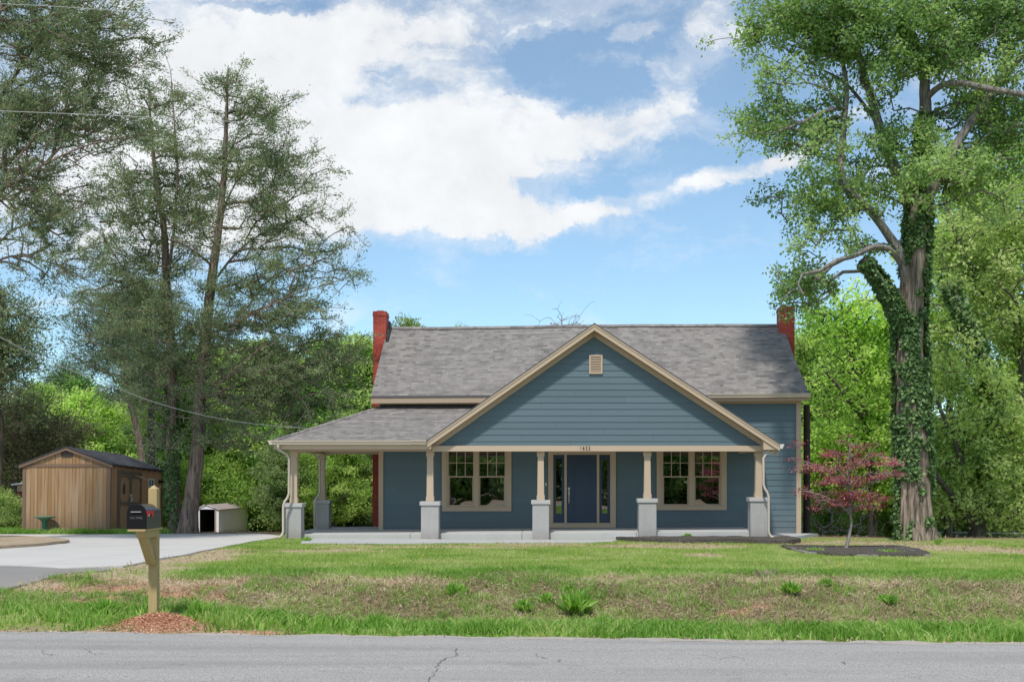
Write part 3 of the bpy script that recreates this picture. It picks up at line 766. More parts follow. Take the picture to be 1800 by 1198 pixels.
for a, b in zip(xs[:-1], xs[1:]):
    pa, pb = mainroof(a, RY), mainroof(b, RY)
    for sg in (-1, 1):
        q = [(pa[0], RY, pa[2] + .03), (pb[0], RY, pb[2] + .03), (pb[0], RY + sg * .15, pb[2] - .07), (pa[0], RY + sg * .15, pa[2] - .07)]
        m.poly(q if sg > 0 else q[::-1], [(a * 1.0, 0), (b, 0), (b, .12), (a, .12)])
m.build('ridge_cap', M_ROOF, roof)
# fascia, soffit, rake boards
def beam(name, mat, p, q, h_, d_, parent=house, bev=.004):
    """board between two points with vertical height h_ (downwards) and depth d_ in +y"""
    m = MB(); (x0, y0, z0), (x1, y1, z1) = p, q
    m.hexa([(x0, y0, z0 - h_), (x1, y1, z1 - h_), (x1, y1 + d_, z1 - h_), (x0, y0 + d_, z0 - h_)], [(x0, y0, z0), (x1, y1, z1), (x1, y1 + d_, z1), (x0, y0 + d_, z0)])
    return m.build(name, mat, parent, bevel=bev)
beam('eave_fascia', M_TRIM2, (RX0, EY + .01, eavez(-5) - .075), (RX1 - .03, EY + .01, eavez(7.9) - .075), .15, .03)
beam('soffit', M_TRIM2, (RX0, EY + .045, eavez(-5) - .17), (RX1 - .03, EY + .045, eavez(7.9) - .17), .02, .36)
beam('frieze_board', M_TRIM, (XL, WY - .036, 3.99), (XR, WY - .036, 4.03), .13, .03)
for X, s in ((RX0 + .01, 1), (RX1 - .035, 1)):
    m = MB(); m.hexa([(X, EY + .03, eavez(X) - .22), (X + .025, EY + .03, eavez(X) - .22), (X + .025, RY, ZRg(X) - .22), (X, RY, ZRg(X) - .22)], [(X, EY + .03, eavez(X) - .075), (X + .025, EY + .03, eavez(X) - .075), (X + .025, RY, ZRg(X) - .075), (X, RY, ZRg(X) - .075)])
    m.build('rake_board', M_TRIM, house)
def gutter(name, a, b, parent=house, w=.12, hh=.12, mat=None, out=(0, -1)):
    """K-style gutter between a and b (top back edge), projecting towards out"""
    prof = [(0, 0), (w, 0), (w, -.025), (w * .82, -.05), (w * .62, -hh), (0, -hh)]
    m = MB(); n = len(prof); va = [(a[0] + out[0] * p, a[1] + out[1] * p, a[2] + q) for p, q in prof]; vb = [(b[0] + out[0] * p, b[1] + out[1] * p, b[2] + q) for p, q in prof]
    for i in range(n):
        j = (i + 1) % n; m.poly([va[i], vb[i], vb[j], va[j]])
    m.poly(va); m.poly(vb[::-1])
    return m.build(name, mat or M_GUT, parent)
gutter('gutter', (4.3, EY, eavez(4.3) - .01), (RX1 + .03, EY, eavez(7.9) - .01))

# chimneys
def chimney(parts, top, x0, x1, y0, y1):
    m = MB()
    for p in parts: m.box(*p)
    c = m.build('chimney', M_BRICK, house)
    m = MB(); m.box(x0 - .014, x1 + .014, y0 - .014, y1 + .014, top, top + .09); m.box(x0 - .005, x1 + .005, y0 - .005, y1 + .005, top + .08, top + .15)
    m.build('cap_course', M_BRICK, c)
    m = MB(); m.box(x0 + .1, x1 - .1, y0 + .12, y1 - .12, top + .15, top + .19); m.build('flue', M_BRICK, c)
    return c
chimney([(-5.52, -4.945, 36.8, 37.5, -.2, 3.9), (-5.51, -5.09, 36.82, 37.48, 3.9, 6.9)], 6.9, -5.51, -5.09, 36.82, 37.48)
chimney([(7.745, 8.18, 37.0, 37.62, -.5, 3.9), (7.71, 8.18, 37.02, 37.6, 3.9, 7.08)], 7.08, 7.71, 8.18, 37.02, 37.6)
m = MB(); m.hexa([(-5.085, 36.7, 6.02), (-5.0, 36.7, 6.02), (-5.0, 37.5, 6.6), (-5.085, 37.5, 6.6)], [(-5.085, 36.7, 6.2), (-5.0, 36.7, 6.17), (-5.0, 37.5, 6.75), (-5.085, 37.5, 6.85)]); m.build('flashing', M_DARKM, house)

# front gable
GA, GZ, GY = 1.40, 5.895, 31.1
T = lambda x: GZ - (.70 * (GA - x) if x < GA else .65 * (x - GA))
gxl, gxr = -3.19, 6.47
BY = 31.5
m = MB()
def gs(z):
    zz = z + .3
    return (GA - (GZ - zz) / .70, GA + (GZ - zz) / .65)
siding(m, front(BY), 2.54, GZ - .32, gs); m.build('gable_wall', M_SIDE, house)
m = MB()
def slope_uv(pts, xdir):
    out = []
    for p in pts: out.append((p[1], (p[0] - xdir[0]) * xdir[1] * 1.21))
    return out
pl = [(GA, GY, T(GA)), (gxl, GY, T(gxl)), (gxl, 34.29, T(gxl)), (-1.3, 34.29, T(-1.3)), (GA, 36.5, T(GA))]
pr = [(GA, GY, T(GA)), (GA, 36.5, T(GA)), (4.15, 34.0, T(4.15)), (4.3, 34.29, T(4.3)), (gxr, 34.29, T(gxr)), (gxr, GY, T(gxr))]
m.poly(pl[::-1], slope_uv(pl[::-1], (gxl, 1))); m.poly(pr[::-1], slope_uv(pr[::-1], (gxr, -1)))
dn = lambda q, d=.045: [(x, y, z - d) for x, y, z in q]
m.poly(dn(pl)); m.poly(dn(pr))
for q in (pl, pr):
    for a, b in zip(q, q[1:] + q[:1]): m.poly([a, b, (b[0], b[1], b[2] - .045), (a[0], a[1], a[2] - .045)])
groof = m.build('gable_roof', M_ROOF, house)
def rake(name, mat, y0, y1, top, bot, xa, xb):
    m = MB(); m.extrude([(xa, T(xa) - bot), (xb, T(xb) - bot), (xb, T(xb) - top), (xa, T(xa) - top)], y0, y1); return m.build(name, mat, house, bevel=.003)
for xa, xb in ((gxl, GA), (GA, gxr)):
    rake('rake_fascia', M_TRIM, GY + .015, GY + .045, .047, .205, xa, xb)
    rake('rake_shingle_mould', M_TRIM, GY - .002, GY + .014, .047, .085, xa, xb)
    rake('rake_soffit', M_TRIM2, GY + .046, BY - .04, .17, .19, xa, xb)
    rake('rake_frieze', M_TRIM, BY - .045, BY - .012, .192, .33, xa, xb)
# flat eave returns
m = MB(); m.extrude([(6.03, 2.43), (6.44, 2.43), (gxr - .01, T(gxr) - .05), (6.03, T(6.03) - .05)], GY + .05, 34.24); m.build('eave_return', M_TRIM, house, bevel=.004)
m = MB(); m.extrude([(gxl + .0, 2.45), (gxl + .12, 2.45), (gxl + .12, T(gxl + .12) - .05), (gxl, T(gxl) - .05)], GY + .05, 31.39); m.build('eave_return', M_TRIM, house, bevel=.004)
gutter('gutter', (gxr, GY - .03, T(gxr) - .02), (gxr, 34.2, T(gxr) - .02), w=.11, out=(1, 0), mat=painted('gutter_end', (.6, .6, .57), .03, .4))
# gable vent
m = MB(); vx0, vx1, vz0, vz1 = (1035.5 - VX) * BY / F, (1059 - VX) * BY / F, CAMZ + (HY - 657) * BY / F, CAMZ + (HY - 624) * BY / F
for q in ((vx0, vx0 + .045, vz0, vz1), (vx1 - .045, vx1, vz0, vz1)): m.box(q[0], q[1], BY - .06, BY - .0, q[2], q[3])
m.box(vx0 + .045, vx1 - .045, BY - .06, BY, vz0, vz0 + .045); m.box(vx0 + .045, vx1 - .045, BY - .06, BY, vz1 - .045, vz1)
vent = m.build('gable_vent', M_TRIM, house, bevel=.003)
for k in range(9):
    z = vz0 + .055 + k * (vz1 - vz0 - .1) / 9
    m = MB(); m.hexa([(vx0 + .045, BY - .055, z), (vx1 - .045, BY - .055, z), (vx1 - .045, BY - .02, z + .03), (vx0 + .045, BY - .02, z + .03)], [(vx0 + .045, BY - .055, z + .008), (vx1 - .045, BY - .055, z + .008), (vx1 - .045, BY - .02, z + .038), (vx0 + .045, BY - .02, z + .038)])
    m.build('louvre', M_TRIM, vent)
m = MB(); m.box(vx0 + .03, vx1 - .03, BY - .021, BY - .019, vz0 + .03, vz1 - .03); m.build('vent_backing', M_DARKM, vent)

# porch roof: front slope, hip and side slope
A = (-7.39, GY, 2.69); W = (-4.92, WY - .02, 3.81)
m = MB()
f1 = [A, (gxl + .02, GY, 2.69), (-1.45, WY - .02, 3.81), W]
m.poly(f1, [(p[0], (p[1] - GY) * 1.06) for p in f1])
f2 = [A, W, (-4.93, 36.15, 3.81), (-7.39, 36.15, 2.69)]
m.poly(f2, [(p[1], (p[0] + 7.39) * 1.1) for p in f2])
for q in (f1, f2):
    m.poly([(x, y, z - .04) for x, y, z in q[::-1]])
for a, b in ((A, f1[1]), (A, f2[3]), (f2[3], f2[2])): m.poly([a, b, (b[0], b[1], b[2] - .04), (a[0], a[1], a[2] - .04)])
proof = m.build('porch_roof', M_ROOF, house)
m = MB(); a, b = Vector(A), Vector(W); d = (b - a).normalized(); n1 = Vector((d.y, -d.x, 0)).normalized()
nn = 24
for k in range(nn):
    p = a + (b - a) * (k / nn); q = a + (b - a) * ((k + 1.15) / nn); up = Vector((0, 0, .022)); 
    for s in (-1, 1):
        o = n1 * .13 * s + Vector((0, 0, -.03))
        pts = [p + up * .4, q + up * 1.3, q + o + up * 1.1, p + o + up * .3]; m.poly(pts if s > 0 else pts[::-1], [(k * .3, 0), (k * .3 + .14, 0), (k * .3 + .14, .12), (k * .3, .12)])
m.build('hip_cap', M_ROOF, proof)
m = MB(); m.box(-4.9, -1.6, WY - .06, WY - .022, 3.72, 3.86); m.build('wall_flashing', M_DARKM, house)
gutter('gutter', (-7.42, GY, 2.68), (-3.6, GY, 2.68), hh=.115)
gutter('gutter', (-3.62, GY - .004, 2.69), (gxl - .0, GY - .004, 2.69), hh=.12, w=.135)
gutter('gutter', (-7.39, GY - .1, 2.68), (-7.39, 36.1, 2.68), out=(-1, 0), hh=.115)
m = MB(); m.box(-7.37, gxl, GY + .012, GY + .035, 2.44, 2.645); m.build('eave_fascia', M_TRIM, house, bevel=.003)
m = MB(); m.box(-7.36, -7.335, GY + .04, 36.1, 2.44, 2.645); m.build('eave_fascia', M_TRIM, house)
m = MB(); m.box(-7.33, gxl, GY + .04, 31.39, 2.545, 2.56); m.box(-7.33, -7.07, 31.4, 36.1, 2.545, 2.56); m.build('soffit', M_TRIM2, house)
# beams and ceiling
m = MB(); m.box(-7.04, -3.08, 31.42, 31.62, 2.395, 2.54); m.build('porch_beam', M_TRIM, house, bevel=.005)
m = MB(); m.box(-3.07, 6.16, 31.39, 31.62, 2.39, 2.545); m.build('gable_beam', M_TRIM, house, bevel=.005)
m = MB(); m.box(-7.05, -6.84, 31.63, 35.5, 2.4, 2.54); m.build('porch_beam', M_TRIM, house)
m = MB(); m.box(-7.05, -4.98, 35.51, 35.7, 2.4, 2.54); m.build('porch_beam', M_TRIM, house)
m = MB(); m.box(5.86, 6.02, 31.63, 34.25, 2.4, 2.54); m.build('porch_beam', M_TRIM, house)
m = MB(); m.box(-6.83, -4.98, 31.63, 35.5, 2.56, 2.575); m.box(-4.97, 5.85, 31.63, 34.22, 2.56, 2.575); m.build('porch_ceiling', painted('ceiling_paint', (.78, .74, .68)), house)
# slab
sl = lambda x: .13 + .0069 * (x + .4)
def slabbox(x0, x1, y0, y1):
    m.hexa([(x0, y0, -.35), (x1, y0, -.35), (x1, y1, -.35), (x0, y1, -.35)], [(x0, y0, sl(x0) - .0), (x1, y0, sl(x1)), (x1, y1, sl(x1) + .012), (x0, y1, sl(x0) + .012)])
m = MB(); slabbox(-7.12, -3.72, 31.74, 34.29); slabbox(-3.712, -.6, 31.74, 34.29); slabbox(-.592, 2.6, 31.74, 34.29); slabbox(2.608, 6.02, 31.74, 34.29); slabbox(-7.12, -4.95, 34.292, 36.3)
m.build('porch_slab', M_SLAB, house, bevel=.012)
m = MB(); m.box(2.0, 4.3, 31.55, 31.735, -.2, .02); m.build('step_curb', M_SLAB, house, bevel=.01)
# piers and posts
def pier(cx, cy, capz, base, pw=.47, postx=0):
    m = MB(); m.box(cx - pw / 2, cx + pw / 2, cy - .02, cy + .41, base, capz - .112); p = m.build('pier', M_PIER, house, bevel=.012)
    m = MB(); m.box(cx - pw / 2 - .035, cx + pw / 2 + .035, cy - .055, cy + .445, capz - .11, capz); m.build('pier_cap', M_CAP, p, bevel=.01)
    bx, by = cx + postx, cy + .12
    m = MB(); b, t = .095, .082
    m.hexa([(bx - b, by - b, capz + .14), (bx + b, by - b, capz + .14), (bx + b, by + b, capz + .14), (bx - b, by + b, capz + .14)], [(bx - t, by - t, 2.25), (bx + t, by - t, 2.25), (bx + t, by + t, 2.25), (bx - t, by + t, 2.25)])
    po = m.build('post', M_TRIM, house, bevel=.004)
    m = MB(); m.box(bx - .11, bx + .11, by - .11, by + .11, capz + .001, capz + .14); m.build('post_base', M_TRIM, po, bevel=.005)
    m = MB(); m.box(bx - .105, bx + .105, by - .105, by + .105, 2.25, 2.388); m.build('post_capital', M_TRIM, po, bevel=.005)
for px, cy_, w, py in ((515.5, 884, .43, 0), (755.5, 881, .49, 0), (950.5, 878.7, .46, 0), (1138.5, 876, .49, 0), (1334.5, 874, .48, 0)):
    pier((px - VX) * 31.5 / F, 31.52, CAMZ + (HY - cy_) * 31.45 / F, -.25, w)
pier((566.5 - VX) * 35.5 / F, 35.4, CAMZ + (HY - 878) * 35.4 / F, .05, .46)
# downspouts
def spout(pix, Ys, r=.035):
    pts = [P(x, y, Y) for (x, y), Y in zip(pix, Ys)]
    q = []
    for i, p in enumerate(pts):
        if 0 < i < len(pts) - 1:
            a, b = Vector(pts[i - 1]), Vector(pts[i + 1]); p = Vector(p)
            da = min(.07, (p - a).length * .4); db = min(.07, (b - p).length * .4)
            for s, tgt, dd in ((0, a, da), (1, b, db)): q.append(tuple(p + (tgt - p).normalized() * dd))
        else: q.append(p)
    m = MB(); m.tube(q, r, 8); return m.build('downspout', M_SPOUT, house, smooth=True)
spout([(489, 782), (489, 790), (508, 800), (508, 871), (498, 884), (498, 938), (490, 945)], [31.02, 31.1, 31.3, 31.3, 31.25, 31.25, 31.1])
spout([(548, 791), (548, 797), (562, 804), (562, 868), (553, 878), (553, 926)], [35.0, 35.0, 35.15, 35.2, 35.15, 35.2])
spout([(1365, 788), (1362, 792), (1342, 800), (1342, 855), (1351, 868), (1351, 938), (1358, 945), (1369, 949)], [31.3, 31.3, 31.25, 31.25, 31.2, 31.2, 31.15, 30.95])
# house number
def text(name, s, loc, size, mat, parent, rot=(R(90), 0, 0), ext=.004, spacing=1, off_=.002):
    c = bpy.data.curves.new(name, 'FONT'); c.body = s; c.size = size; c.extrude = ext; c.align_x = 'CENTER'; c.align_y = 'CENTER'; c.space_character = spacing; c.offset = off_
    o = bpy.data.objects.new(name, c); COL.objects.link(o)
    dg = bpy.context.evaluated_depsgraph_get(); me = bpy.data.meshes.new_from_object(o.evaluated_get(dg))
    bpy.data.objects.remove(o); me.materials.clear(); me.materials.append(mat); me.name = name
    ob = bpy.data.objects.new(name, me); COL.objects.link(ob); ob.parent = parent; ob.location = Vector(loc) - Vector(off(parent)); ob.rotation_euler = rot; return ob
xd = (1010 - VX) * 31.38 / F; zc = CAMZ + (HY - 787.7) * 31.38 / F
for i, ch in enumerate('1655'):
    o_ = text('house_number', ch, ((1021 + i * 5.0 - VX) * 31.385 / F, 31.383, zc), .16, M_BLACK, house, off_=0); o_.scale.x = .72

# windows
def frame_box(m, x0, x1, z0, z1, w, y0, y1, b=None):
    b = b or w
    m.box(x0, x0 + w, y0, y1, z0, z1); m.box(x1 - w, x1, y0, y1, z0, z1)
    m.box(x0 + w, x1 - w, y0, y1, z0, z0 + b); m.box(x0 + w, x1 - w, y0, y1, z1 - b, z1)
def window(x0, x1, z0, z1, cx0, cx1, cz0, mull):
    m = MB(); frame_box(m, x0, x1, z0, z1, .045, WY - .05, WY + .06); m.box(mull[0], mull[1], WY - .055, WY + .06, z0 + .045, z1 - .045)
    w = m.build('window', M_TRIM, house, bevel=.004)
    m = MB(); m.box(cx0, x0 - .001, WY - .06, WY - .005, cz0 + .125, z1 + .001); m.box(x1 + .001, cx1, WY - .06, WY - .005, cz0 + .125, z1 + .001)
    m.box(cx0, cx1, WY - .062, WY - .005, cz0, cz0 + .124); m.box(cx0, cx1, WY - .062, WY - .005, z1 + .002, z1 + .1); m.build('casing', M_TRIM, w, bevel=.004)
    for a, b in ((x0 + .045, mull[0]), (mull[1], x1 - .045)):
        zm = wz(838)
        m = MB(); frame_box(m, a, b, zm - .0, z1 - .045, .022, WY - .02, WY + .01, .03); m.build('upper_sash', M_TRIM, w, bevel=.003)
        m = MB(); frame_box(m, a, b, z0 + .045, zm + .045, .045, WY + .011, WY + .04, .055); m.build('lower_sash', M_TRIM, w, bevel=.003)
        m = MB(); m.box(a + .02, b - .02, WY - .006, WY - .003, zm + .02, z1 - .06); m.build('pane', M_GLASS, w)
        m = MB(); m.box(a + .03, b - .03, WY + .022, WY + .025, z0 + .08, zm + .01); m.build('pane', M_GLASS, w)
        m = MB()
        for k in (1, 2): q = a + (b - a) * k / 3; m.box(q - .01, q + .01, WY - .016, WY - .007, zm + .03, z1 - .075)
        zq = (zm + .03 + z1 - .075) / 2; m.box(a + .022, b - .022, WY - .018, WY - .0175 + .001, zq - .01, zq + .01) if False else m.box(a + .022, b - .022, WY - .0185, WY - .0165, zq - .01, zq + .01)
        m.build('muntin', M_TRIM, w)
    return w
wl = window(wx(785), wx(891), .74, 2.585, wx(777), wx(899), wz(898), (wx(833), wx(841.5)))
window(wx(1162), wx(1269), .77, 2.585, wx(1154), wx(1277), wz(896), (wx(1211), wx(1220)))
m = MB(); m.tube([P(793, 886, 34.5), P(797, 878, 34.5), (P(799, 870, 34.5)), P(798, 862, 34.5)], .022, 6); m.build('window_pull_strap', M_WHITE, wl)

# entrance door
dz0, dz1 = wz(919), wz(798)
m = MB(); m.box(wx(963.6), wx(972), WY - .065, WY - .004, wz(927), 2.45); m.box(wx(1073), wx(1082.4), WY - .065, WY - .004, wz(927), 2.45)
m.box(wx(972), wx(1073), WY - .065, WY - .004, dz1 + .0, 2.45); m.box(wx(972), wx(1073), WY - .08, WY + .05, wz(926.8), dz0)
dcase = m.build('door_surround', M_TRIM, house, bevel=.005)
for a in ((992, 996.3), (1049, 1053.4)):
    m = MB(); m.box(wx(a[0]), wx(a[1]), WY - .03, WY + .05, dz0, dz1); m.build('door_post', M_TRIM, dcase, bevel=.004)
m = MB(); frame_box(m, wx(972), wx(1073), dz0, dz1, .012, WY - .02, WY + .05); m.build('jamb', M_TRIM, dcase)
for a, b in ((972.7, 992), (1053.4, 1072.3)):
    x0, x1 = wx(a), wx(b); m = MB(); gz0 = wz(902); gz1 = wz(806)
    m.box(x0, x0 + .075, WY + .0, WY + .04, dz0 + .012, dz1 - .012); m.box(x1 - .075, x1, WY, WY + .04, dz0 + .012, dz1 - .012)
    m.box(x0 + .075, x1 - .075, WY, WY + .04, dz0 + .012, gz0); m.box(x0 + .075, x1 - .075, WY, WY + .04, gz1, dz1 - .012)
    s = m.build('sidelight', M_NAVY, house, bevel=.003)
    m = MB(); frame_box(m, x0 + .06, x1 - .06, gz0 - .015, gz1 + .015, .02, WY - .012, WY + .0); m.build('glazing_bead', M_NAVY, s)
    m = MB(); m.box(x0 + .075, x1 - .075, WY + .018, WY + .022, gz0, gz1); m.build('pane', M_GLASS, s)
x0, x1 = wx(996.5), wx(1048.8)
m = MB(); m.box(x0, x1, WY + .0, WY + .045, dz0 + .012, dz1 - .012); door = m.build('door', M_NAVY, house, bevel=.003)
def ring(outer, inner, y0, y1, mat, name, parent):
    m = MB(); n = len(outer)
    for i in range(n):
        j = (i + 1) % n
        m.poly([(*[outer[i][0]], y0, outer[i][1]), (outer[j][0], y0, outer[j][1]), (inner[j][0], y0, inner[j][1]), (inner[i][0], y0, inner[i][1])])
        m.poly([(outer[j][0], y0, outer[j][1]), (outer[i][0], y0, outer[i][1]), (outer[i][0], y1, outer[i][1]), (outer[j][0], y1, outer[j][1])])
        m.poly([(inner[i][0], y0, inner[i][1]), (inner[j][0], y0, inner[j][1]), (inner[j][0], y1, inner[j][1]), (inner[i][0], y1, inner[i][1])])
    return m.build(name, mat, parent)
def arch(x0, x1, z0, z1, rise, n=10):
    p = [(x0, z0), (x1, z0)]
    for k in range(n + 1):
        t = k / n; p.append((x1 + (x0 - x1) * t, z1 - rise + rise * math.sin(math.pi * t)))
    return p
pz = lambda y: wz(y)
for (a, b, za, zb, rise) in ((1006, 1039.5, 860, 808, .08), (1006, 1039.5, 904, 871, 0.0001)):
    xa, xb = wx(a), wx(b)
    o = arch(xa, xb, pz(za), pz(zb), rise); i = arch(xa + .03, xb - .03, pz(za) + .03, pz(zb) - .03, rise)
    ring(o, i, WY - .012, WY + .001, M_NAVY, 'panel_moulding', door)
    i2 = arch(xa + .07, xb - .07, pz(za) + .07, pz(zb) - .07, rise); c_ = arch(xa + .1, xb - .1, pz(za) + .1, pz(zb) - .1, rise)
    ring(i2, c_, WY - .01, WY + .001, M_NAVY, 'panel_moulding', door)
m = MB(); hx_ = wx(1000); m.box(hx_ - .03, hx_ + .03, WY - .02, WY + .0, wz(861), wz(856)); m.box(hx_ - .026, hx_ + .026, WY - .022, WY, wz(869), wz(862.5))
m.tube([(hx_, WY - .02, wz(864)), (hx_ + .005, WY - .07, wz(867)), (hx_, WY - .065, wz(880)), (hx_, WY - .01, wz(883.5))], .014, 8)
m.build('handle_set', M_NICK, door, bevel=.003)
m = MB(); dx = wx(959.8); m.box(dx - .018, dx + .018, WY - .05, WY - .0, wz(853.5), wz(848)); m.build('doorbell', M_WHITE, house, bevel=.004)

# ------------------------------------------------------------------ wooden shed
SX0, SX1, SY0, SY1 = -15.83, -13.2, 34.6, 39.35
shed = thing('wooden_shed', 'weathered brown wooden garden shed with double doors and black shingle roof beside the driveway', 'shed', (SX1, SY0, -.05))
M_BOARD = wood_mat('weathered_board', (.32, .165, .065), (.41, .25, .12), (.15, .09, .045), groove=.105, grain=26, pale=(.42, .34, .25), grey=(.13, .10, .08))
M_BOARD2 = wood_mat('shade_lifted_board', (.52, .25, .115), (.64, .35, .18), (.32, .16, .08), groove=.105, grain=26, grey=(.1, .075, .06))  # lighter base colour makes up for shade on the side and rear walls
M_BTRIM = wood_mat('dark_stained_trim', (.15, .09, .055), (.26, .17, .11), (.06, .04, .03), grain=30)
M_SDOOR = wood_mat('door_board', (.40, .20, .10), (.50, .28, .15), (.2, .11, .06), grain=24)
M_SROOF = shingle_mat('black_shingles', [(.028, .03, .034), (.045, .048, .055), (.065, .068, .078), (.09, .095, .105)], .3, .14)
apx, apz, ez = -14.52, 2.60, 2.10
m = MB(); m.box(SX0, SX1, SY0, SY0 + .04, -.1, ez - .02); m.build('front_wall', M_BOARD, shed)
m = MB(); m.extrude([(SX0, ez - .019), (SX1, ez - .019), (apx, apz - .06)], SY0 + .0, SY0 + .04); m.build('gable_wall', M_BOARD, shed)
m = MB(); m.box(SX1 - .04, SX1, SY0 + .041, SY1, -.1, ez - .02); m.build('right_wall', M_BOARD2, shed)
m = MB(); m.box(SX0, SX0 + .04, SY0 + .041, SY1, -.1, ez - .02); m.build('left_wall', M_BOARD2, shed)
m = MB(); m.box(SX0 + .041, SX1 - .041, SY1 - .04, SY1, -.1, ez - .02); m.extrude([(SX0, ez - .019), (SX1, ez - .019), (apx, apz - .06)], SY1 - .04, SY1); m.build('rear_wall', M_BOARD2, shed)
for x0, x1, y0, y1 in ((SX0 - .02, SX0 + .07, SY0 - .025, SY0 + .0), (SX1 - .08, SX1 + .0, SY0 - .025, SY0), (SX1 + .0, SX1 + .025, SY0 - .025, SY0 + .08), (SX1, SX1 + .025, SY1 - .08, SY1)):
    m = MB(); m.box(x0, x1, y0, y1, -.1, ez - .03); m.build('corner_board', M_BTRIM, shed)
m = MB(); m.box(SX0 + .07, SX1 - .08, SY0 - .022, SY0, ez - .11, ez - .02); m.build('gable_rail', M_BTRIM, shed)
sroof = None
for xe, s in ((SX0 - .12, -1), (SX1 + .10, 1)):
    zt = lambda x: apz - (apz - ez) * abs(x - apx) / abs((SX1 if s > 0 else SX0) - apx)
    y0, y1 = SY0 - .09, SY1 + .12
    m = MB(); a = [(apx, y0, apz + .02), (xe, y0, zt(xe) + .02), (xe, y1, zt(xe) + .02), (apx, y1, apz + .02)]
    uvs = [(y0, 1.4), (y0, 0), (y1, 0), (y1, 1.4)]
    if s < 0: m.poly(a[::-1], uvs[::-1])
    else: m.poly(a, uvs)
    bt = [(x, y, z - .04) for x, y, z in a]
    m.poly(bt)
    for i in range(4): j = (i + 1) % 4; m.poly([a[i], a[j], bt[j], bt[i]])
    r = m.build('roof', M_SROOF, shed); sroof = sroof or r
    m = MB(); xa, xb = (xe, apx) if s < 0 else (apx, xe)
    m.extrude([(xa, zt(xa) - .10), (xb, zt(xb) - .10), (xb, zt(xb) - .022), (xa, zt(xa) - .022)], y0 + .01, y0 + .035); m.build('rake_board', M_BTRIM, r)
for k in range(9):
    y = SY0 + .25 + k * .52; m = MB(); m.box(SX1 + .0, SX1 + .09, y, y + .04, ez - .09, ez - .035); m.build('rafter_tail', M_BTRIM, shed)
m = MB(); vx_ = (116 - VX) * SY0 / F; vz_ = CAMZ + (HY - 797) * SY0 / F
frame_box(m, vx_ - .17, vx_ + .17, vz_ - .09, vz_ + .09, .02, SY0 - .03, SY0 - .001)
for k in range(5): m.box(vx_ - .15, vx_ + .15, SY0 - .02, SY0 - .01, vz_ - .07 + k * .03, vz_ - .055 + k * .03)
m.box(vx_ - .005, vx_ + .005, SY0 - .028, SY0 - .021, vz_ - .07, vz_ + .07); m.build('gable_vent', M_DARKM, shed)
# double doors on the right side wall (plane x = SX1)
XS = SX1
m = MB()
dy0, dy1, dtop = 35.26, 37.22, 1.84
m.box(XS, XS + .03, dy0 - .07, dy0, .0, dtop + .09); m.box(XS, XS + .03, dy1, dy1 + .07, .0, dtop + .09); m.box(XS, XS + .03, dy0, dy1, dtop, dtop + .09); m.box(XS, XS + .05, dy0 - .1, dy1 + .1, -.06, -.0)
m.build('door_frame', M_BTRIM, shed)
for k in range(2):
    a = dy0 + k * (dy1 - dy0) / 2 + .01; b = a + (dy1 - dy0) / 2 - .02
    m = MB(); m.box(XS, XS + .03, a, b, .02, dtop - .01); d = m.build('door', M_SDOOR, shed)
    m = MB()
    for q in ((a, a + .08, .02, dtop - .01), (b - .08, b, .02, dtop - .01), (a + .08, b - .08, .02, .13), (a + .08, b - .08, dtop - .12, dtop - .01), (a + .08, b - .08, .85, .95)):
        m.box(XS + .031, XS + .05, q[0], q[1], q[2], q[3])
    cy = (a + b) / 2
    for z0, z1, up in ((.95, 1.72, True), (.13, .85, False)):
        for sy in (-1, 1):
            for top in (0, 1):
                zc_ = z1 if top else z0; zs = -1 if top else 1; yc = cy + sy * ((b - a) / 2 - .08)
                pts = [(yc, zc_), (yc - sy * .17, zc_)]
                for q in range(6): t = q / 5 * math.pi / 2; pts.append((yc - sy * (.17 * (1 - math.sin(t))), zc_ + zs * (.27 * (1 - math.cos(t)) + .0) + zs * .0))
                pts.append((yc, zc_ + zs * .27))
                m.poly([(XS + .045, p[0], p[1]) for p in pts])
    m.build('panel_frame', M_BTRIM, d)
    m = MB(); m.tube([(XS + .06, (b - .05) if k == 0 else (a + .05), .95), (XS + .09, (b - .05) if k == 0 else (a + .05), 1.0), (XS + .06, (b - .05) if k == 0 else (a + .05), 1.1)], .014, 6); m.build('handle', M_NICK, d)
    m = MB(); m.box(XS + .05, XS + .056, (b - .07) if k == 0 else (a + .02), (b - .03) if k == 0 else (a + .06), 1.12, 1.2); m.build('hasp', M_WHITE, d)
wr = thing('door_ornament', 'small dark metal ornament hanging on the left door of the wooden shed', 'ornament', (XS + .06, 35.7, 1.36))
m = MB(); m.lathe((0, 0, 0), [(.0, -.17), (.03, -.16), (.05, -.12), (.035, -.06), (.06, -.02), (.03, .02), (.055, .06), (.02, .11), (.025, .15), (.0, .17)], 10)
m.v = [(XS + .065 + v[0] * .35, 35.7 + v[1] * 1.4, 1.36 + v[2]) for v in m.v]; m.build('plaque', M_DARKM, wr)
m = MB(); wy0, wy1, wz0, wz1 = 37.95, 38.5, 1.27, 1.75
for q in ((wy0, wy0 + .04, wz0, wz1), (wy1 - .04, wy1, wz0, wz1), (wy0 + .04, wy1 - .04, wz0, wz0 + .04), (wy0 + .04, wy1 - .04, wz1 - .04, wz1)): m.box(XS, XS + .03, *q)
sw = m.build('window', M_WHITE, shed)
m = MB(); m.box(XS + .005, XS + .025, (wy0 + wy1) / 2 - .012, (wy0 + wy1) / 2 + .012, wz0 + .04, wz1 - .04); m.box(XS + .027, XS + .03, wy0 + .04, wy1 - .04, (wz0 + wz1) / 2 - .012, (wz0 + wz1) / 2 + .012); m.build('muntin', M_WHITE, sw)
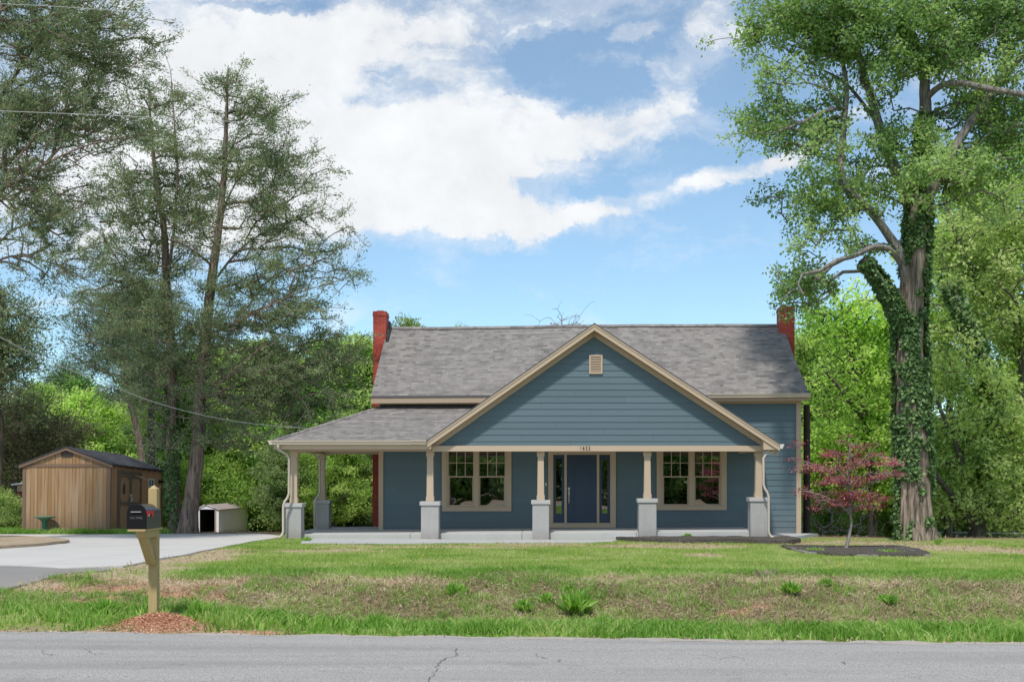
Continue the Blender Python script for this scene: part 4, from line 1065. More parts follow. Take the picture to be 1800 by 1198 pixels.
m = MB(); m.box(XS + .001, XS + .004, wy0 + .03, wy1 - .03, wz0 + .03, wz1 - .03); m.build('pane', painted('dim_glass', (.05, .07, .1), rough=.1, spec=.9, bstr=0), sw)
m = MB(); m.box(XS, XS + .05, 38.98, 39.1, 1.62, 1.74); m.box(XS + .05, XS + .16, 39.0, 39.08, 1.64, 1.72); m.build('wall_lamp', M_DARKM, shed)
shed.rotation_euler.x = R(-1.9)
wr.rotation_euler.x = R(-1.9); wr.location.z -= .03

# ------------------------------------------------------------------ low metal shed
ms_ = thing('metal_shed', 'low white ribbed metal shed with open dark doorway and rusty roof behind the cedar trunks', 'shed', (-12.83, 45, -.5))
M_RIB = painted('white_ribbed_steel', (.82, .84, .90), .06, .5, 20, .1, .15, zscale=.1)
M_RUST = painted('rusty_roof_sheet', (.42, .34, .33), .35, .7, 15, .3, .6)
k5 = 45 / F
mx0, mx1, mxr = (345 - VX) * k5, (379.5 - VX) * k5, (384.5 - VX) * k5
mzt = CAMZ + (HY - 894.5) * k5; mzb = -.62; mza = CAMZ + (HY - 887) * k5; mxa = (363 - VX) * k5
m = MB(); m.box(mx0, (351 - VX) * k5, 45, 45.03, mzb, mzt); m.build('front_panel', M_RIB, ms_)
m = MB(); m.box(mx1 - .02, mxr, 45, 45.03, mzb, mzt); m.build('front_panel', M_RIB, ms_)
m = MB(); m.extrude([(mx0 - .04, mzt), (mxr + .03, mzt), (mxa + .1, mza), (mxa - .1, mza)], 44.97, 45.02); m.build('gable_panel', M_RIB, ms_)
m = MB(); m.box(mx1 - .03, mx1 - .0, 44.95, 44.999, mzb, mzt - .02); m.build('door_edge', M_TRIM, ms_)
m = MB(); n = 46
for k in range(n):
    y0 = 45.03 + k * 4.35 / n; y1 = 45.03 + (k + 1) * 4.35 / n; d0 = .018 if k % 2 else 0
    m.poly([(mxr + d0, y0, mzb), (mxr + (.018 - d0), y1, mzb), (mxr + (.018 - d0), y1, mzt - .0), (mxr + d0, y0, mzt)])
m.build('side_panel', M_RIB, ms_)
m = MB(); m.box(mx0, mx0 + .02, 45.03, 49.4, mzb, mzt); m.box(mx0 + .021, mxr, 49.38, 49.4, mzb, mzt); m.build('rear_panel', M_DARKM, ms_)
for s, xe in ((-1, mx0 - .06), (1, mxr + .06)):
    m = MB(); n = 12
    a = [(mxa, 44.94, mza + .015), (xe, 44.94, mzt - .01), (xe, 49.5, mzt - .01), (mxa, 49.5, mza + .015)]; b = [(x, y, z - .02) for x, y, z in a]
    m.poly(a if s > 0 else a[::-1]); m.poly(b if s < 0 else b[::-1])
    for i in range(4): j = (i + 1) % 4; m.poly([a[i], a[j], b[j], b[i]])
    m.build('roof', M_RUST, ms_)

# ------------------------------------------------------------------ outbuilding, birdbath, posts
ob = thing('brick_outbuilding', 'small red and tan outbuilding half hidden behind the left end of the wooden shed', 'outbuilding', (-18, 42, -.4))
kk = 42 / F; x0, x1 = (31 - VX) * kk, (75 - VX) * kk
zt_, zm_ = CAMZ + (HY - 851) * kk, CAMZ + (HY - 863) * kk
m = MB(); m.box(x0, x1, 42, 43.5, -.7, zm_); m.build('brick_wall', brick_mat('dull_red_brick', (.26, .06, .055), (.2, .08, .07)), ob)
m = MB(); m.box(x0 - .01, x1, 41.99, 43.5, zm_ + .001, zt_); m.build('upper_panel', M_TRIM, ob)
m = MB(); m.hexa([(x0 - .15, 41.8, zt_ - .03), (x1 + .1, 41.8, zt_ + .12), (x1 + .1, 43.6, zt_ + .12), (x0 - .15, 43.6, zt_ - .03)], [(x0 - .15, 41.8, zt_ + .02), (x1 + .1, 41.8, zt_ + .18), (x1 + .1, 43.6, zt_ + .18), (x0 - .15, 43.6, zt_ + .02)]); m.build('roof', M_RIB, ob)
by_ = 34.25; bx_ = (78.5 - VX) * by_ / F; bz0 = h(bx_, by_)
bb = thing('birdbath', 'green pedestal birdbath standing on the grass strip in front of the wooden shed', 'birdbath', (bx_, by_, bz0))
M_BG = painted('faded_green_glaze', (.035, .13, .075), .25, .5, 20, .2, .3)
m = MB(); m.lathe((bx_, by_, bz0), [(.10, -.02), (.10, .02), (.085, .04), (.08, .2), (.082, .38), (.10, .42)], 20); m.build('pedestal', M_BG, bb, smooth=True)
tz = CAMZ + (HY - 907) * by_ / F - bz0
m = MB(); m.lathe((bx_, by_, bz0), [(.09, .42), (.2, tz - .06), (.30, tz - .03), (.315, tz - .01), (.31, tz), (.29, tz - .005), (.15, tz - .04), (0, tz - .05)], 28); m.build('basin', painted('basin_green', (.10, .19, .12), .3, .6, 20, .2, .4), bb, smooth=True)
px_ = P(1418, 840, 36.5)
pb = h(px_[0], px_[1])
M_POLE = wood_mat('creosoted_pole', (.035, .026, .022), (.075, .055, .045), (.02, .016, .014), grain=30)
m = MB(); m.tube([(px_[0], px_[1], -.75), (px_[0] + .005, px_[1], 2), (px_[0], px_[1], CAMZ + (HY - 711) * 36.5 / F)], [.118, .112, .105], 14)
tag(m.build('wooden_pole', M_POLE, smooth=False), 'dark brown cut off timber pole standing just past the right corner of the house', 'pole')
p2 = P(602, 797, 52)
m = MB(); m.tube([(p2[0], p2[1], -1.9), (p2[0], p2[1], CAMZ + (HY - 793) * 52 / F)], .055, 8)
tag(m.build('metal_pole', painted('galvanised_pole', (.4, .4, .41))), 'thin grey pole among the trees, seen between the rear porch post and the chimney', 'pole')

# ------------------------------------------------------------------ mailbox on its post
M_PINE = wood_mat('treated_pine', (.40, .29, .13), (.56, .43, .22), (.30, .20, .08), grain=16)
kz = 13.35
X = lambda px, Y: (px - VX) * Y / F
Z = lambda py, Y: CAMZ + (HY - py) * Y / F
mp0, mp1 = X(260.5, 13.35), X(275.6, 13.35)
g0 = h((mp0 + mp1) / 2, 13.4)
mpost = thing('mailbox_post', 'pale timber mailbox post with diagonal brace on the road verge', 'post', ((mp0 + mp1) / 2, 13.4, g0))
m = MB(); ptz = Z(859, 13.35); pw = mp1 - mp0
m.box(mp0, mp1, 13.35, 13.35 + pw, g0 - .25, ptz); 
m.build('post', M_PINE, mpost, bevel=.004)
m = MB(); b = [(mp0, 13.35, ptz + .001), (mp1, 13.35, ptz + .001), (mp1, 13.35 + pw, ptz + .001), (mp0, 13.35 + pw, ptz + .001)]; ap_ = ((mp0 + mp1) / 2, 13.35 + pw / 2, Z(852, 13.4))
for i in range(4): m.poly([b[i], b[(i + 1) % 4], ap_])
m.build('post_cap', M_PINE, mpost)
bxl, bxr, bzb = X(224, 12.95), X(256.3, 12.95), Z(929.5, 12.95)
bw = bxr - bxl; cxm = (mp0 + mp1) / 2
m = MB(); m.hexa([(mp0, 12.98, bzb - .105), (mp1, 12.98, bzb - .105), (mp1, 13.349, bzb - .105), (mp0, 13.349, bzb - .105)], [(mp0, 12.92, bzb - .022), (mp1, 12.92, bzb - .022), (mp1, 13.349, bzb - .022), (mp0, 13.349, bzb - .022)]); m.build('arm', M_PINE, mpost, bevel=.004)
m = MB(); m.box(bxl + .02, bxr + .01, 12.9, 13.5, bzb - .021, bzb - .001) ; m.build('platform', M_PINE, mpost)
m = MB(); zb0 = Z(992, 13.3)
m.hexa([(mp0 + .002, 13.28, zb0), (mp1 - .002, 13.28, zb0), (mp1 - .002, 13.348, zb0 + .03), (mp0 + .002, 13.348, zb0 + .03)], [(mp0 + .002, 13.0, bzb - .107), (mp1 - .002, 13.0, bzb - .107), (mp1 - .002, 13.11, bzb - .107), (mp0 + .002, 13.11, bzb - .107)]); m.build('brace', M_PINE, mpost, bevel=.004)
box = thing('mailbox', 'black rural mailbox with a lowered red flag on top of the timber post', 'mailbox', ((bxl + bxr) / 2, 13.2, bzb))
bh = Z(886, 12.95) - bzb; r_ = bw / 2; cxb = (bxl + bxr) / 2
def dome(gr=0, n=14):
    p = [(bxl - gr, bzb), (bxr + gr, bzb)]
    for k in range(n + 1):
        t = math.pi * k / n; p.append((cxb + (r_ + gr) * math.cos(t), bzb + bh - r_ * 1.0 + (r_ + gr) * math.sin(t)))
    return p
M_BOX = painted('black_powder_coat', (.02, .024, .027), .1, .32, 60, .04, .05, spec=.7)
m = MB(); m.extrude(dome(), 12.97, 13.47); m.build('body', M_BOX, box, bevel=.003)
m = MB(); m.extrude(dome(.006), 12.94, 12.969); bd = m.build('door', M_BLACK, box, bevel=.003)
m = MB(); zl_ = Z(899, 12.95); m.box(cxb - .058, cxb + .058, 12.925, 12.939, zl_ - .004, zl_ + .004); m.build('handle', painted('grey_pull', (.4, .4, .4)), bd)
text('embossed_lettering', 'U.S. MAIL', (cxb, 12.9395, Z(909.5, 12.95)), .036, painted('faint_lettering', (.06, .06, .06)), bd, ext=.001)
M_FLAG = painted('red_flag', (.6, .02, .03), .05, .4, 40, .05, .05)
m = MB(); fx = bxr + .012
def fpt(px, py): Y = -fx * F / (VX - px) if False else fx * F / (px - VX); return (fx, Y, Z(py, Y))
q = [(257, 897.2), (271, 896.8), (271, 901), (270, 907.5), (267, 908), (266.5, 903.5), (263, 903), (260, 906.5), (258, 904)]
m.poly([fpt(*a) for a in q]); m.poly([(p[0] - .004, p[1], p[2]) for p in [fpt(*a) for a in q]][::-1]); m.build('flag', M_FLAG, box)
m = MB(); c = fpt(261.5, 905); m.tube([(c[0] - .012, c[1], c[2]), (c[0] + .008, c[1], c[2])], .012, 10); m.build('flag_pivot', M_WHITE, box)

# ------------------------------------------------------------------ wires
M_WIRE = painted('pale_cable', (.5, .5, .5)); M_WIRE2 = painted('grey_cable', (.3, .3, .3))
def wire(pts, r, label, mat=M_WIRE):
    q = [Vector(P(*p)) for p in pts]; out = []
    for i in range(len(q) - 1):
        p0, p1, p2, p3 = q[max(i - 1, 0)], q[i], q[i + 1], q[min(i + 2, len(q) - 1)]
        for k in range(6):
            t = k / 6; out.append(.5 * (2 * p1 + (p2 - p0) * t + (2 * p0 - 5 * p1 + 4 * p2 - p3) * t * t + (3 * p1 - p0 - 3 * p2 + p3) * t ** 3))
    out.append(q[-1]); m = MB(); m.tube(out, r, 6); return tag(m.build('overhead_wire', mat), label, 'wire')
wire([(-200, 490, 20), (0, 592, 24), (80, 632, 26), (200, 680, 28.5), (300, 715, 30.5), (420, 741, 32.5), (560, 753, 35), (690, 752, 36.8)], .0075, 'pale service cable dropping from the upper left to the porch roof edge')
wire([(-300, 182, 15.5), (0, 195, 16), (235, 205, 16.4), (470, 217, 17), (600, 224, 17.4), (1200, 240, 19), (2100, 252, 22)][:4], .004, 'thin pale wire crossing in front of the tall cedars at mid height')
wire([(-300, -6, 15.5), (0, 7, 16), (120, 13, 16.2), (240, 22, 16.4)], .0035, 'thin pale wire near the top left corner crossing the cedar crown', M_WIRE)

# ------------------------------------------------------------------ chain link fence
M_GALV = painted('galvanised_steel', (.38, .39, .4), .1, .5)
fy = 49.0
fence = thing('chain_link_fence', 'grey chain link fence running behind the big ivy covered tree', 'fence', (20, fy, h(20, fy)))
fx0, fx1 = (1405 - VX) * fy / F, (1900 - VX) * fy / F
ftop = CAMZ + (HY - 932) * fy / F
m = MB(); x = fx0
m.tube([(fx0, fy, ftop), (fx1, fy, ftop - .15)], .025, 6); m.build('top_rail', M_GALV, fence)
x = (1716 - VX) * fy / F - 3 * 4
while x < fx1:
    if x > fx0:
        m = MB(); m.tube([(x, fy, h(x, fy) - .1), (x, fy, ftop + .06)], .04, 8); m.build('fence_post', M_GALV, fence)
    x += 3
m = MB(); hh_ = 1.3; d = .12
x = fx0
while x < fx1:
    for s in (-1, 1):
        a = (x, fy + s * .004, ftop - .02); b = (x + s * hh_, fy + s * .004, ftop - hh_)
        w = .0035; m.poly([(a[0] - w, a[1], a[2]), (a[0] + w, a[1], a[2]), (b[0] + w, b[1], b[2]), (b[0] - w, b[1], b[2])])
    x += d
m.build('wire_mesh', M_GALV, fence)

# ------------------------------------------------------------------ bed with timber edging (maple stands in it)
bed = smooth_poly([G(*a)[:2] for a in [(1372, 961), (1392, 968), (1440, 975), (1520, 978), (1590, 979), (1632, 978), (1628, 972), (1600, 965), (1570, 961), (1480, 963), (1420, 961)]], 4)
sheet('planting_bed', bed, MULCH, .05, .2, hf=lambda x, y: h(x, y) + .03 + .05 * float(fbm(np.array([x * 6]), np.array([y * 6]))[0]))
M_TIMB = wood_mat('grey_landscape_timber', (.20, .18, .16), (.36, .33, .29), (.10, .085, .075), vert=False, grain=14)
cc = [G(*a)[:2] for a in [(1372, 961), (1420, 973.5), (1530, 978.5), (1634, 978.5), (1574, 961), (1470, 962.5)]]
for i, lab in zip(range(6), ['short grey timber at the left end of the maple bed', 'front left grey timber edging the maple bed', 'front right grey timber edging the maple bed', 'dark grey timber at the right end of the maple bed', 'rear right grey timber edging the maple bed', 'rear left grey timber edging the maple bed']):
    a, b = Vector(cc[i]), Vector(cc[(i + 1) % 6]); d = (b - a).normalized(); n_ = Vector((-d.y, d.x)) * .06; a = a + d * .02; b = b - d * .02
    za, zb = h(*a), h(*b)
    m = MB(); m.hexa([(a.x - n_.x, a.y - n_.y, za - .05), (b.x - n_.x, b.y - n_.y, zb - .05), (b.x + n_.x, b.y + n_.y, zb - .05), (a.x + n_.x, a.y + n_.y, za - .05)],
                     [(a.x - n_.x, a.y - n_.y, za + .05), (b.x - n_.x, b.y - n_.y, zb + .05), (b.x + n_.x, b.y + n_.y, zb + .05), (a.x + n_.x, a.y + n_.y, za + .05)])
    tag(m.build('landscape_timber', M_TIMB, bevel=.012), lab, 'timber', 'timbers edging the maple bed')
# ------------------------------------------------------------------ trees
LEAF_B = leaf_mat('bright_spring_leaf', (.12, .21, .05), (.26, .39, .09), (.48, .58, .17), trans=.55, hue=.015)
LEAF_Y = leaf_mat('yellow_green_leaf', (.14, .25, .045), (.32, .47, .09), (.58, .70, .20), trans=.55, hue=.015)
LEAF_O = leaf_mat('oak_leaf', (.085, .18, .045), (.21, .36, .09), (.40, .55, .16), trans=.45, hue=.02)
LEAF_C = leaf_mat('cedar_spray', (.085, .13, .06), (.175, .24, .11), (.31, .37, .18), trans=.3, rough=.7)
LEAF_P = leaf_mat('pine_needle', (.07, .12, .075), (.13, .20, .115), (.22, .29, .17), trans=.3, rough=.6)
LEAF_D = leaf_mat('cedar_brownish', (.13, .13, .06), (.22, .22, .11), (.33, .31, .18), trans=.25, rough=.8)
LEAF_I = leaf_mat('ivy_leaf', (.035, .09, .025), (.10, .19, .055), (.26, .36, .13), trans=.25, spec=.35, rough=.5)
LEAF_R = leaf_mat('maple_red_leaf', (.14, .03, .035), (.40, .075, .10), (.66, .27, .30), trans=.45, spec=.4)
BARK_C = bark_mat('cedar_bark', (.08, .06, .05), (.32, .24, .19))
BARK_O = bark_mat('oak_bark', (.05, .04, .032), (.36, .29, .225), scale=.8)
BARK_G = bark_mat('grey_limb_bark', (.10, .09, .08), (.32, .29, .26))
BARK_D = bark_mat('dark_bark', (.07, .06, .055), (.20, .17, .14), moss=(.05, .07, .03))
BARK_DEAD = bark_mat('bare_twig_bark', (.16, .13, .11), (.34, .29, .26))

def unit(v): return v / (np.linalg.norm(v, axis=-1, keepdims=True) + 1e-9)
def env(E, nclump, per, sig, Y, g, flat=1.0, depth=None, shell=2.4):
    """points in clumps inside ellipsoids given as photo ellipses at depth Y: (px,py,rx,ry[,dY,weight])"""
    w = np.array([e[2] * e[3] * (e[5] if len(e) > 5 else 1) for e in E], float); w /= w.sum()
    out = []; cl = []
    idx = g.choice(len(E), nclump, p=w)
    for c in range(nclump):
        e = E[idx[c]]; Yc = Y + (e[4] if len(e) > 4 else 0)
        v = g.normal(0, 1, 3); v /= np.linalg.norm(v); v *= g.random() ** (1 / shell)
        rd = (depth or min(e[2], e[3]) * 1.3) * Yc / F
        yy = Yc + v[1] * rd
        p = np.array(P(e[0] + v[0] * e[2], e[1] + v[2] * e[3], Yc)); p[1] = yy
        n = max(2, g.poisson(per)); 
        q = p + g.normal(0, 1, (n, 3)) * sig * np.array([1, 1, flat]) * g.uniform(.6, 1.3)
        out.append(q); cl.append(np.full(n, g.random()))
    return np.concatenate(out), np.concatenate(cl)

def resample(pl, step=.35):
    pl = np.asarray(pl, float); out = [pl[0]]; m = len(pl)
    for i in range(m - 1):
        p0, p1, p2, p3 = pl[max(i - 1, 0)], pl[i], pl[i + 1], pl[min(i + 2, m - 1)]
        n = max(1, int(np.linalg.norm(p2[:3] - p1[:3]) / step))
        for k in range(1, n + 1):
            t = k / n; q = .5 * (2 * p1 + (p2 - p0) * t + (2 * p0 - 5 * p1 + 4 * p2 - p3) * t * t + (3 * p1 - p0 - 3 * p2 + p3) * t ** 3)
            out.append(q)
    return np.array(out)
def limb_mesh(name, pl, mat, parent, g, n=14, flare=0, rough=.07, o=(0, 0, 0)):
    q = resample(pl, .25); m = len(q); V = []
    d = unit(np.gradient(q[:, :3], axis=0)); up = np.array([0, 1., 0]); T_ = np.linspace(0, 2 * np.pi, n, endpoint=False)
    ph = g.uniform(0, 6, 3); rd = g.normal(0, 1, n)
    for i in range(m):
        a = unit(np.cross(d[i], up)); b = np.cross(a, d[i]); up = b
        r = q[i, 3]; z = q[i, 2] - q[0, 2]
        f = 1 + rough * (np.sin(T_ * 3 + ph[0] + z * .7) * .5 + np.sin(T_ * 5 + ph[1] - z * .4) * .35) + rough * .75 * rd + rough * .25 * g.normal(0, 1, n)
        rd = rd * .93 + g.normal(0, .36, n)
        if flare: f = f + flare * np.exp(-z / .45) * (.55 + .45 * np.sin(T_ * 6 + ph[2]))
        V.append(q[i, :3] + (a * np.cos(T_)[:, None] + b * np.sin(T_)[:, None]) * (r * f)[:, None])
    V = np.concatenate(V + [q[-1:, :3]]); F_ = []
    k = np.arange(n); k1 = (k + 1) % n
    for i in range(m - 1): F_.append(np.stack([i * n + k, i * n + k1, (i + 1) * n + k1, (i + 1) * n + k], 1))
    F_ = np.concatenate(F_).ravel()
    me = mesh_np(name, V, F_, 4, smooth=True, off_=o)
    return link(name, me, parent, mat)
def grow(skel, att, cl, g, step=.45, wander=.10, down=.3, seedr=.011, up=.12, rise=.35, expo=.42):
    tr_ = resample(skel[0], .4)
    pos, par, fix = [], [], []
    for si, pl in enumerate(skel):
        q = resample(pl, .4)
        if si == 0: prev = -1
        else:
            A_ = np.array(pos); prev = int(np.argmin(np.linalg.norm(A_ - q[0, :3], axis=1)))
        for r in q:
            pos.append(r[:3]); par.append(prev); fix.append(r[3]); prev = len(pos) - 1
    ns = len(pos); cap = ns + len(att) * 14
    A_ = np.zeros((cap, 3)); A_[:ns] = pos; par = par + [0] * (cap - ns); n = ns
    dd = np.array([np.min(np.linalg.norm(A_[:ns] - a, axis=1)) for a in att]); order = np.argsort(dd); tips = []
    for ai in order:
        p = att[ai]; v = p - A_[:n]; dist = np.sqrt((v * v).sum(1)); 
        hd = np.hypot(p[0] - np.interp(p[2], tr_[:, 2], tr_[:, 0]), p[1] - np.interp(p[2], tr_[:, 2], tr_[:, 1])); zt_ = p[2] - rise * hd
        ou = np.array([p[0] - np.interp(zt_, tr_[:, 2], tr_[:, 0]), p[1] - np.interp(zt_, tr_[:, 2], tr_[:, 1]), p[2] - zt_]); ou /= np.linalg.norm(ou) + 1e-6
        c = dist * (1.9 - .9 * (v @ ou) / (dist + 1e-6)) + down * np.maximum(0, -v[:, 2])
        c[:ns] *= .92
        j = int(np.argmin(c)); d = dist[j]
        if n + 14 > cap: break
        k = int(min(12, max(1, math.ceil(d / step)))); prev = j; s = A_[j]
        for i in range(1, k + 1):
            t = i / k; q = s + (p - s) * t
            if i < k: q = q + g.normal(0, wander * d / k ** .5 * .5, 3) + np.array([0, 0, up * d * math.sin(math.pi * t)])
            A_[n] = q; par[n] = prev; prev = n; n += 1
        tips.append((n - 1, cl[ai]))
    cnt = np.zeros(n)
    for t, _ in tips: cnt[t] += 1
    for i in range(n - 1, ns - 1, -1): cnt[par[i]] += cnt[i]
    rad = seedr * np.maximum(cnt, .6) ** expo
    for i in range(ns): rad[i] = fix[i]
    return A_[:n], np.array(par[:n]), rad, ns, tips
def twig_mesh(name, A_, par, rad, ns, mat, parent, o=(0, 0, 0), sides=4):
    rad = rad.copy(); rad[:ns] *= .45; i = np.arange(1, len(A_)); p0 = A_[par[i]]; p1 = A_[i]
    r1 = rad[i]; r0 = np.minimum(np.where((par[i] < ns) & (i >= ns), r1 * 1.25, rad[par[i]]), r1 * 1.8); 
    d = unit(p1 - p0); ref = np.where(np.abs(d[:, 2:3]) > .9, [[1., 0, 0]], [[0, 0, 1.]]); a = unit(np.cross(d, ref)); b = np.cross(d, a)
    T_ = np.linspace(0, 2 * np.pi, sides, endpoint=False)
    ring = lambda c, r: c[:, None, :] + (a[:, None, :] * np.cos(T_)[None, :, None] + b[:, None, :] * np.sin(T_)[None, :, None]) * r[:, None, None]
    V = np.concatenate([ring(p0, r0), ring(p1 + d * r1[:, None] * .5, r1)], 1).reshape(-1, 3)
    base = (np.arange(len(i)) * 2 * sides)[:, None]; k = np.arange(sides); k1 = (k + 1) % sides
    F_ = np.stack([base + k, base + k1, base + k1 + sides, base + k + sides], 2).ravel()
    me = mesh_np(name, V, F_, 4, smooth=True, off_=o); return link(name, me, parent, mat)
def leaf_cloud(A_, par, tips, g, K, sig, L, asp, kind='broad', droop=.2):
    t = np.array([x[0] for x in tips]); ct = np.array([x[1] for x in tips])
    tip = A_[t]; pr = A_[par[t]]; n = len(t)
    i = np.repeat(np.arange(n), K); N = len(i)
    ax = unit(tip - pr)
    if kind == 'cedar':
        u = g.random(N); c = tip[i] + ax[i] * (g.uniform(-.6, .35, N) * sig * 2.2)[:, None] + g.normal(0, 1, (N, 3)) * sig * [[.55, .55, .42]]
        d = ax[i] * .7 + g.normal(0, .55, (N, 3)) + [0, 0, .12]
        nr = g.normal(0, 1, (N, 3))
    elif kind == 'flat':
        c = tip[i] + g.normal(0, 1, (N, 3)) * sig * [[1, 1, .28]]
        d = (c - tip[i]) + g.normal(0, .15, (N, 3)) - [0, 0, droop * sig]; nr = g.normal(0, .35, (N, 3)) + [0, 0, 1]
    else:
        c = tip[i] + g.normal(0, 1, (N, 3)) * sig * [[.7, .7, .55]] + ax[i] * (g.uniform(-.8, .3, N) * sig)[:, None]
        d = unit(c - tip[i]) * .6 + g.normal(0, .6, (N, 3)) - [0, 0, droop]; nr = g.normal(0, .6, (N, 3)) + [0, 0, .9]
    Ls = L * g.uniform(.6, 1.35, N)
    tint = np.clip(.5 + (ct[i] - .5) * .8 + g.normal(0, .17, N), 0, 1)
    return leaf_quads(c, d, nr, Ls, asp, tint)
def make_tree(name, label, cat, base, skel, att, cl, g, bark, leaf, K, sig, L, asp, kind='broad', group=None, n=14, flare=.25, limb_scale=1, twigbark=None, **gk):
    skel = [skel[0]] + [[(*q[:3], q[3] * limb_scale) for q in l] for l in skel[1:]]
    root = thing(name, label, cat, base, group)
    o = tuple(base)
    for i, pl in enumerate(skel):
        nm = 'trunk' if i == 0 else 'limb'
        limb_mesh(nm, pl, bark if i == 0 else (twigbark or bark), root, g, n=n if i == 0 else max(8, n - 6), flare=flare if i == 0 else 0, o=o)
    A_, par, rad, ns, tips = grow(skel, att, cl, g, **gk)
    twig_mesh('branchwork', A_, par, rad, ns, twigbark or bark, root, o)
    if K:
        V, F_, T_ = leaf_cloud(A_, par, tips, g, K, sig, L, asp, kind)
        me = mesh_np('crown', V, F_, 4, attrs={'tint': T_}, off_=o); link('crown', me, root, leaf)
    return root, (A_, par, rad, ns, tips)
def ivy(parent, polys, g, n, o, cover, size=.08, name='ivy', puff_=.045):
    C_, D_, N_, Tt = [], [], [], []
    for pl, w, f in polys:
        q = resample(pl, .2); m = len(q); k = int(n * w)
        i = g.integers(0, m - 1, k); t = g.random(k)[:, None]
        p = q[i] * (1 - t) + q[i + 1] * t; d = unit(q[i + 1, :3] - q[i, :3]); a = unit(np.cross(d, [0, 1., 0])); b = np.cross(a, d)
        th = g.uniform(0, 2 * np.pi, k); nn = a * np.cos(th)[:, None] + b * np.sin(th)[:, None]
        dens = fbm(th * 1.6 + 10 * w, p[:, 2] * 1.1 + 3, 3); ok = dens > f(p[:, 2])
        puff = np.abs(g.normal(0, puff_, k)) + .015
        c = p[:, :3] + nn * (p[:, 3:4] * 1.03 + puff[:, None]) 
        C_.append(c[ok]); D_.append((nn * .5 - np.array([0, 0, .8]) + g.normal(0, .45, (k, 3)))[ok]); N_.append((nn + g.normal(0, .45, (k, 3)) + [0, 0, .3])[ok]); Tt.append(np.clip(g.normal(.42, .28, k), 0, 1)[ok])
    c = np.concatenate(C_); V, F_, T_ = leaf_quads(c, np.concatenate(D_), np.concatenate(N_), size * g.uniform(.45, 1.7, len(c)), .85, np.concatenate(Tt))
    me = mesh_np(name, V, F_, 4, attrs={'tint': T_}, off_=o); return link(name, me, parent, LEAF_I)
def pl(pix, Y, dY=None):
    """limb from photo pixels (px,py,width px) at depth Y (+ offset per point)"""
    out = []
    for k, q in enumerate(pix):
        y = Y + (q[3] if len(q) > 3 else 0); p = P(q[0], q[1], y); out.append((*p, q[2] * y / F / 2))
    return out

# --- the two tall cedars left of the house
g = np.random.default_rng(11)
YC = 34.9
a_sk = [pl([(328, 942, 34), (333, 900, 26), (340, 850, 24), (350, 760, 21), (352, 690, 19, .3), (364, 570, 17, .3), (374, 480, 15), (385, 400, 12, -.2), (394, 300, 9), (398, 200, 6), (401, 120, 2)], YC),
        pl([(372, 500, 8), (420, 440, 7, .5), (480, 400, 5, 1), (545, 380, 3, 1.2)], YC), pl([(376, 470, 8), (340, 440, 6, -.8), (300, 420, 5, -1.4)], YC), pl([(362, 590, 8), (430, 560, 6, -.8), (510, 520, 4, -1.2), (600, 492, 2, -1.3)], YC),
        pl([(352, 690, 8), (420, 650, 7, .9), (500, 640, 5, 1.4), (590, 650, 2, 1.8)], YC), pl([(380, 430, 7), (400, 350, 6, .8), (440, 280, 4, 1.2)], YC), pl([(352, 700, 6), (400, 660, 5, -1.5), (470, 600, 3, -2.4)], YC)]
A_E = [(402, 150, 34, 36, 0, 1.2), (425, 205, 75, 50), (455, 275, 100, 55), (480, 345, 110, 55), (490, 410, 125, 50), (520, 470, 100, 40), (585, 480, 38, 18, 0, 1.5), (470, 520, 120, 45), (540, 560, 60, 30), (450, 590, 140, 45), (520, 640, 90, 45), (430, 680, 110, 50), (540, 690, 75, 45, .8, 2.2), (570, 620, 60, 50, .8, 1.8), (470, 720, 80, 45, .6, 1.6), (400, 760, 80, 30, 0, .9), (355, 350, 40, 120, 0, .8), (380, 520, 50, 150, 0, .5), (585, 360, 22, 30)]
att, cl = env(A_E, 340, 7, .44, YC, g, flat=.5, depth=95)
cedA, dA = make_tree('cedar_tree', 'tall sparse cedar with leaning reddish trunk, right one of the pair', 'tree', (a_sk[0][0][0], a_sk[0][0][1], h(*a_sk[0][0][:2])), a_sk, att, cl, g, BARK_C, LEAF_C, 46, .17, .105, .24, 'cedar', n=30, flare=.28, limb_scale=.55, down=.15, seedr=.0075, up=.04, wander=.06, rise=.25)
b_sk = [pl([(311, 940, 27, .6), (306, 900, 22, .6), (304, 850, 20, .6), (301, 760, 18, .6), (302, 680, 16, .6), (299, 590, 15, .5), (293, 500, 13, .4), (288, 400, 11, .3), (274, 310, 8), (265, 220, 5), (262, 150, 2)], YC),
        pl([(296, 480, 11, .4), (306, 400, 9, .2), (312, 300, 7), (306, 210, 5), (300, 125, 2)], YC), pl([(300, 600, 8, .5), (250, 520, 6, 0), (190, 430, 4, -.4), (175, 390, 2)], YC), pl([(292, 470, 7), (230, 460, 5, .8), (150, 470, 2, 1)], YC), pl([(302, 690, 7, .6), (240, 640, 5, 1), (160, 600, 2, 1)], YC)]
B_E = [(300, 150, 24, 30, 0, 1.4), (270, 170, 20, 30), (290, 215, 60, 45), (275, 290, 85, 55), (250, 370, 95, 55), (235, 440, 100, 45), (215, 500, 95, 40), (235, 560, 100, 40), (250, 630, 90, 45), (265, 710, 70, 45, 0, .8), (330, 330, 40, 90, 0, .7), (320, 480, 50, 130, 0, .5), (260, 780, 50, 25, 0, .5), (330, 620, 60, 90, 0, .9)]
att, cl = env(B_E, 250, 7, .44, YC + .5, g, flat=.5, depth=90)
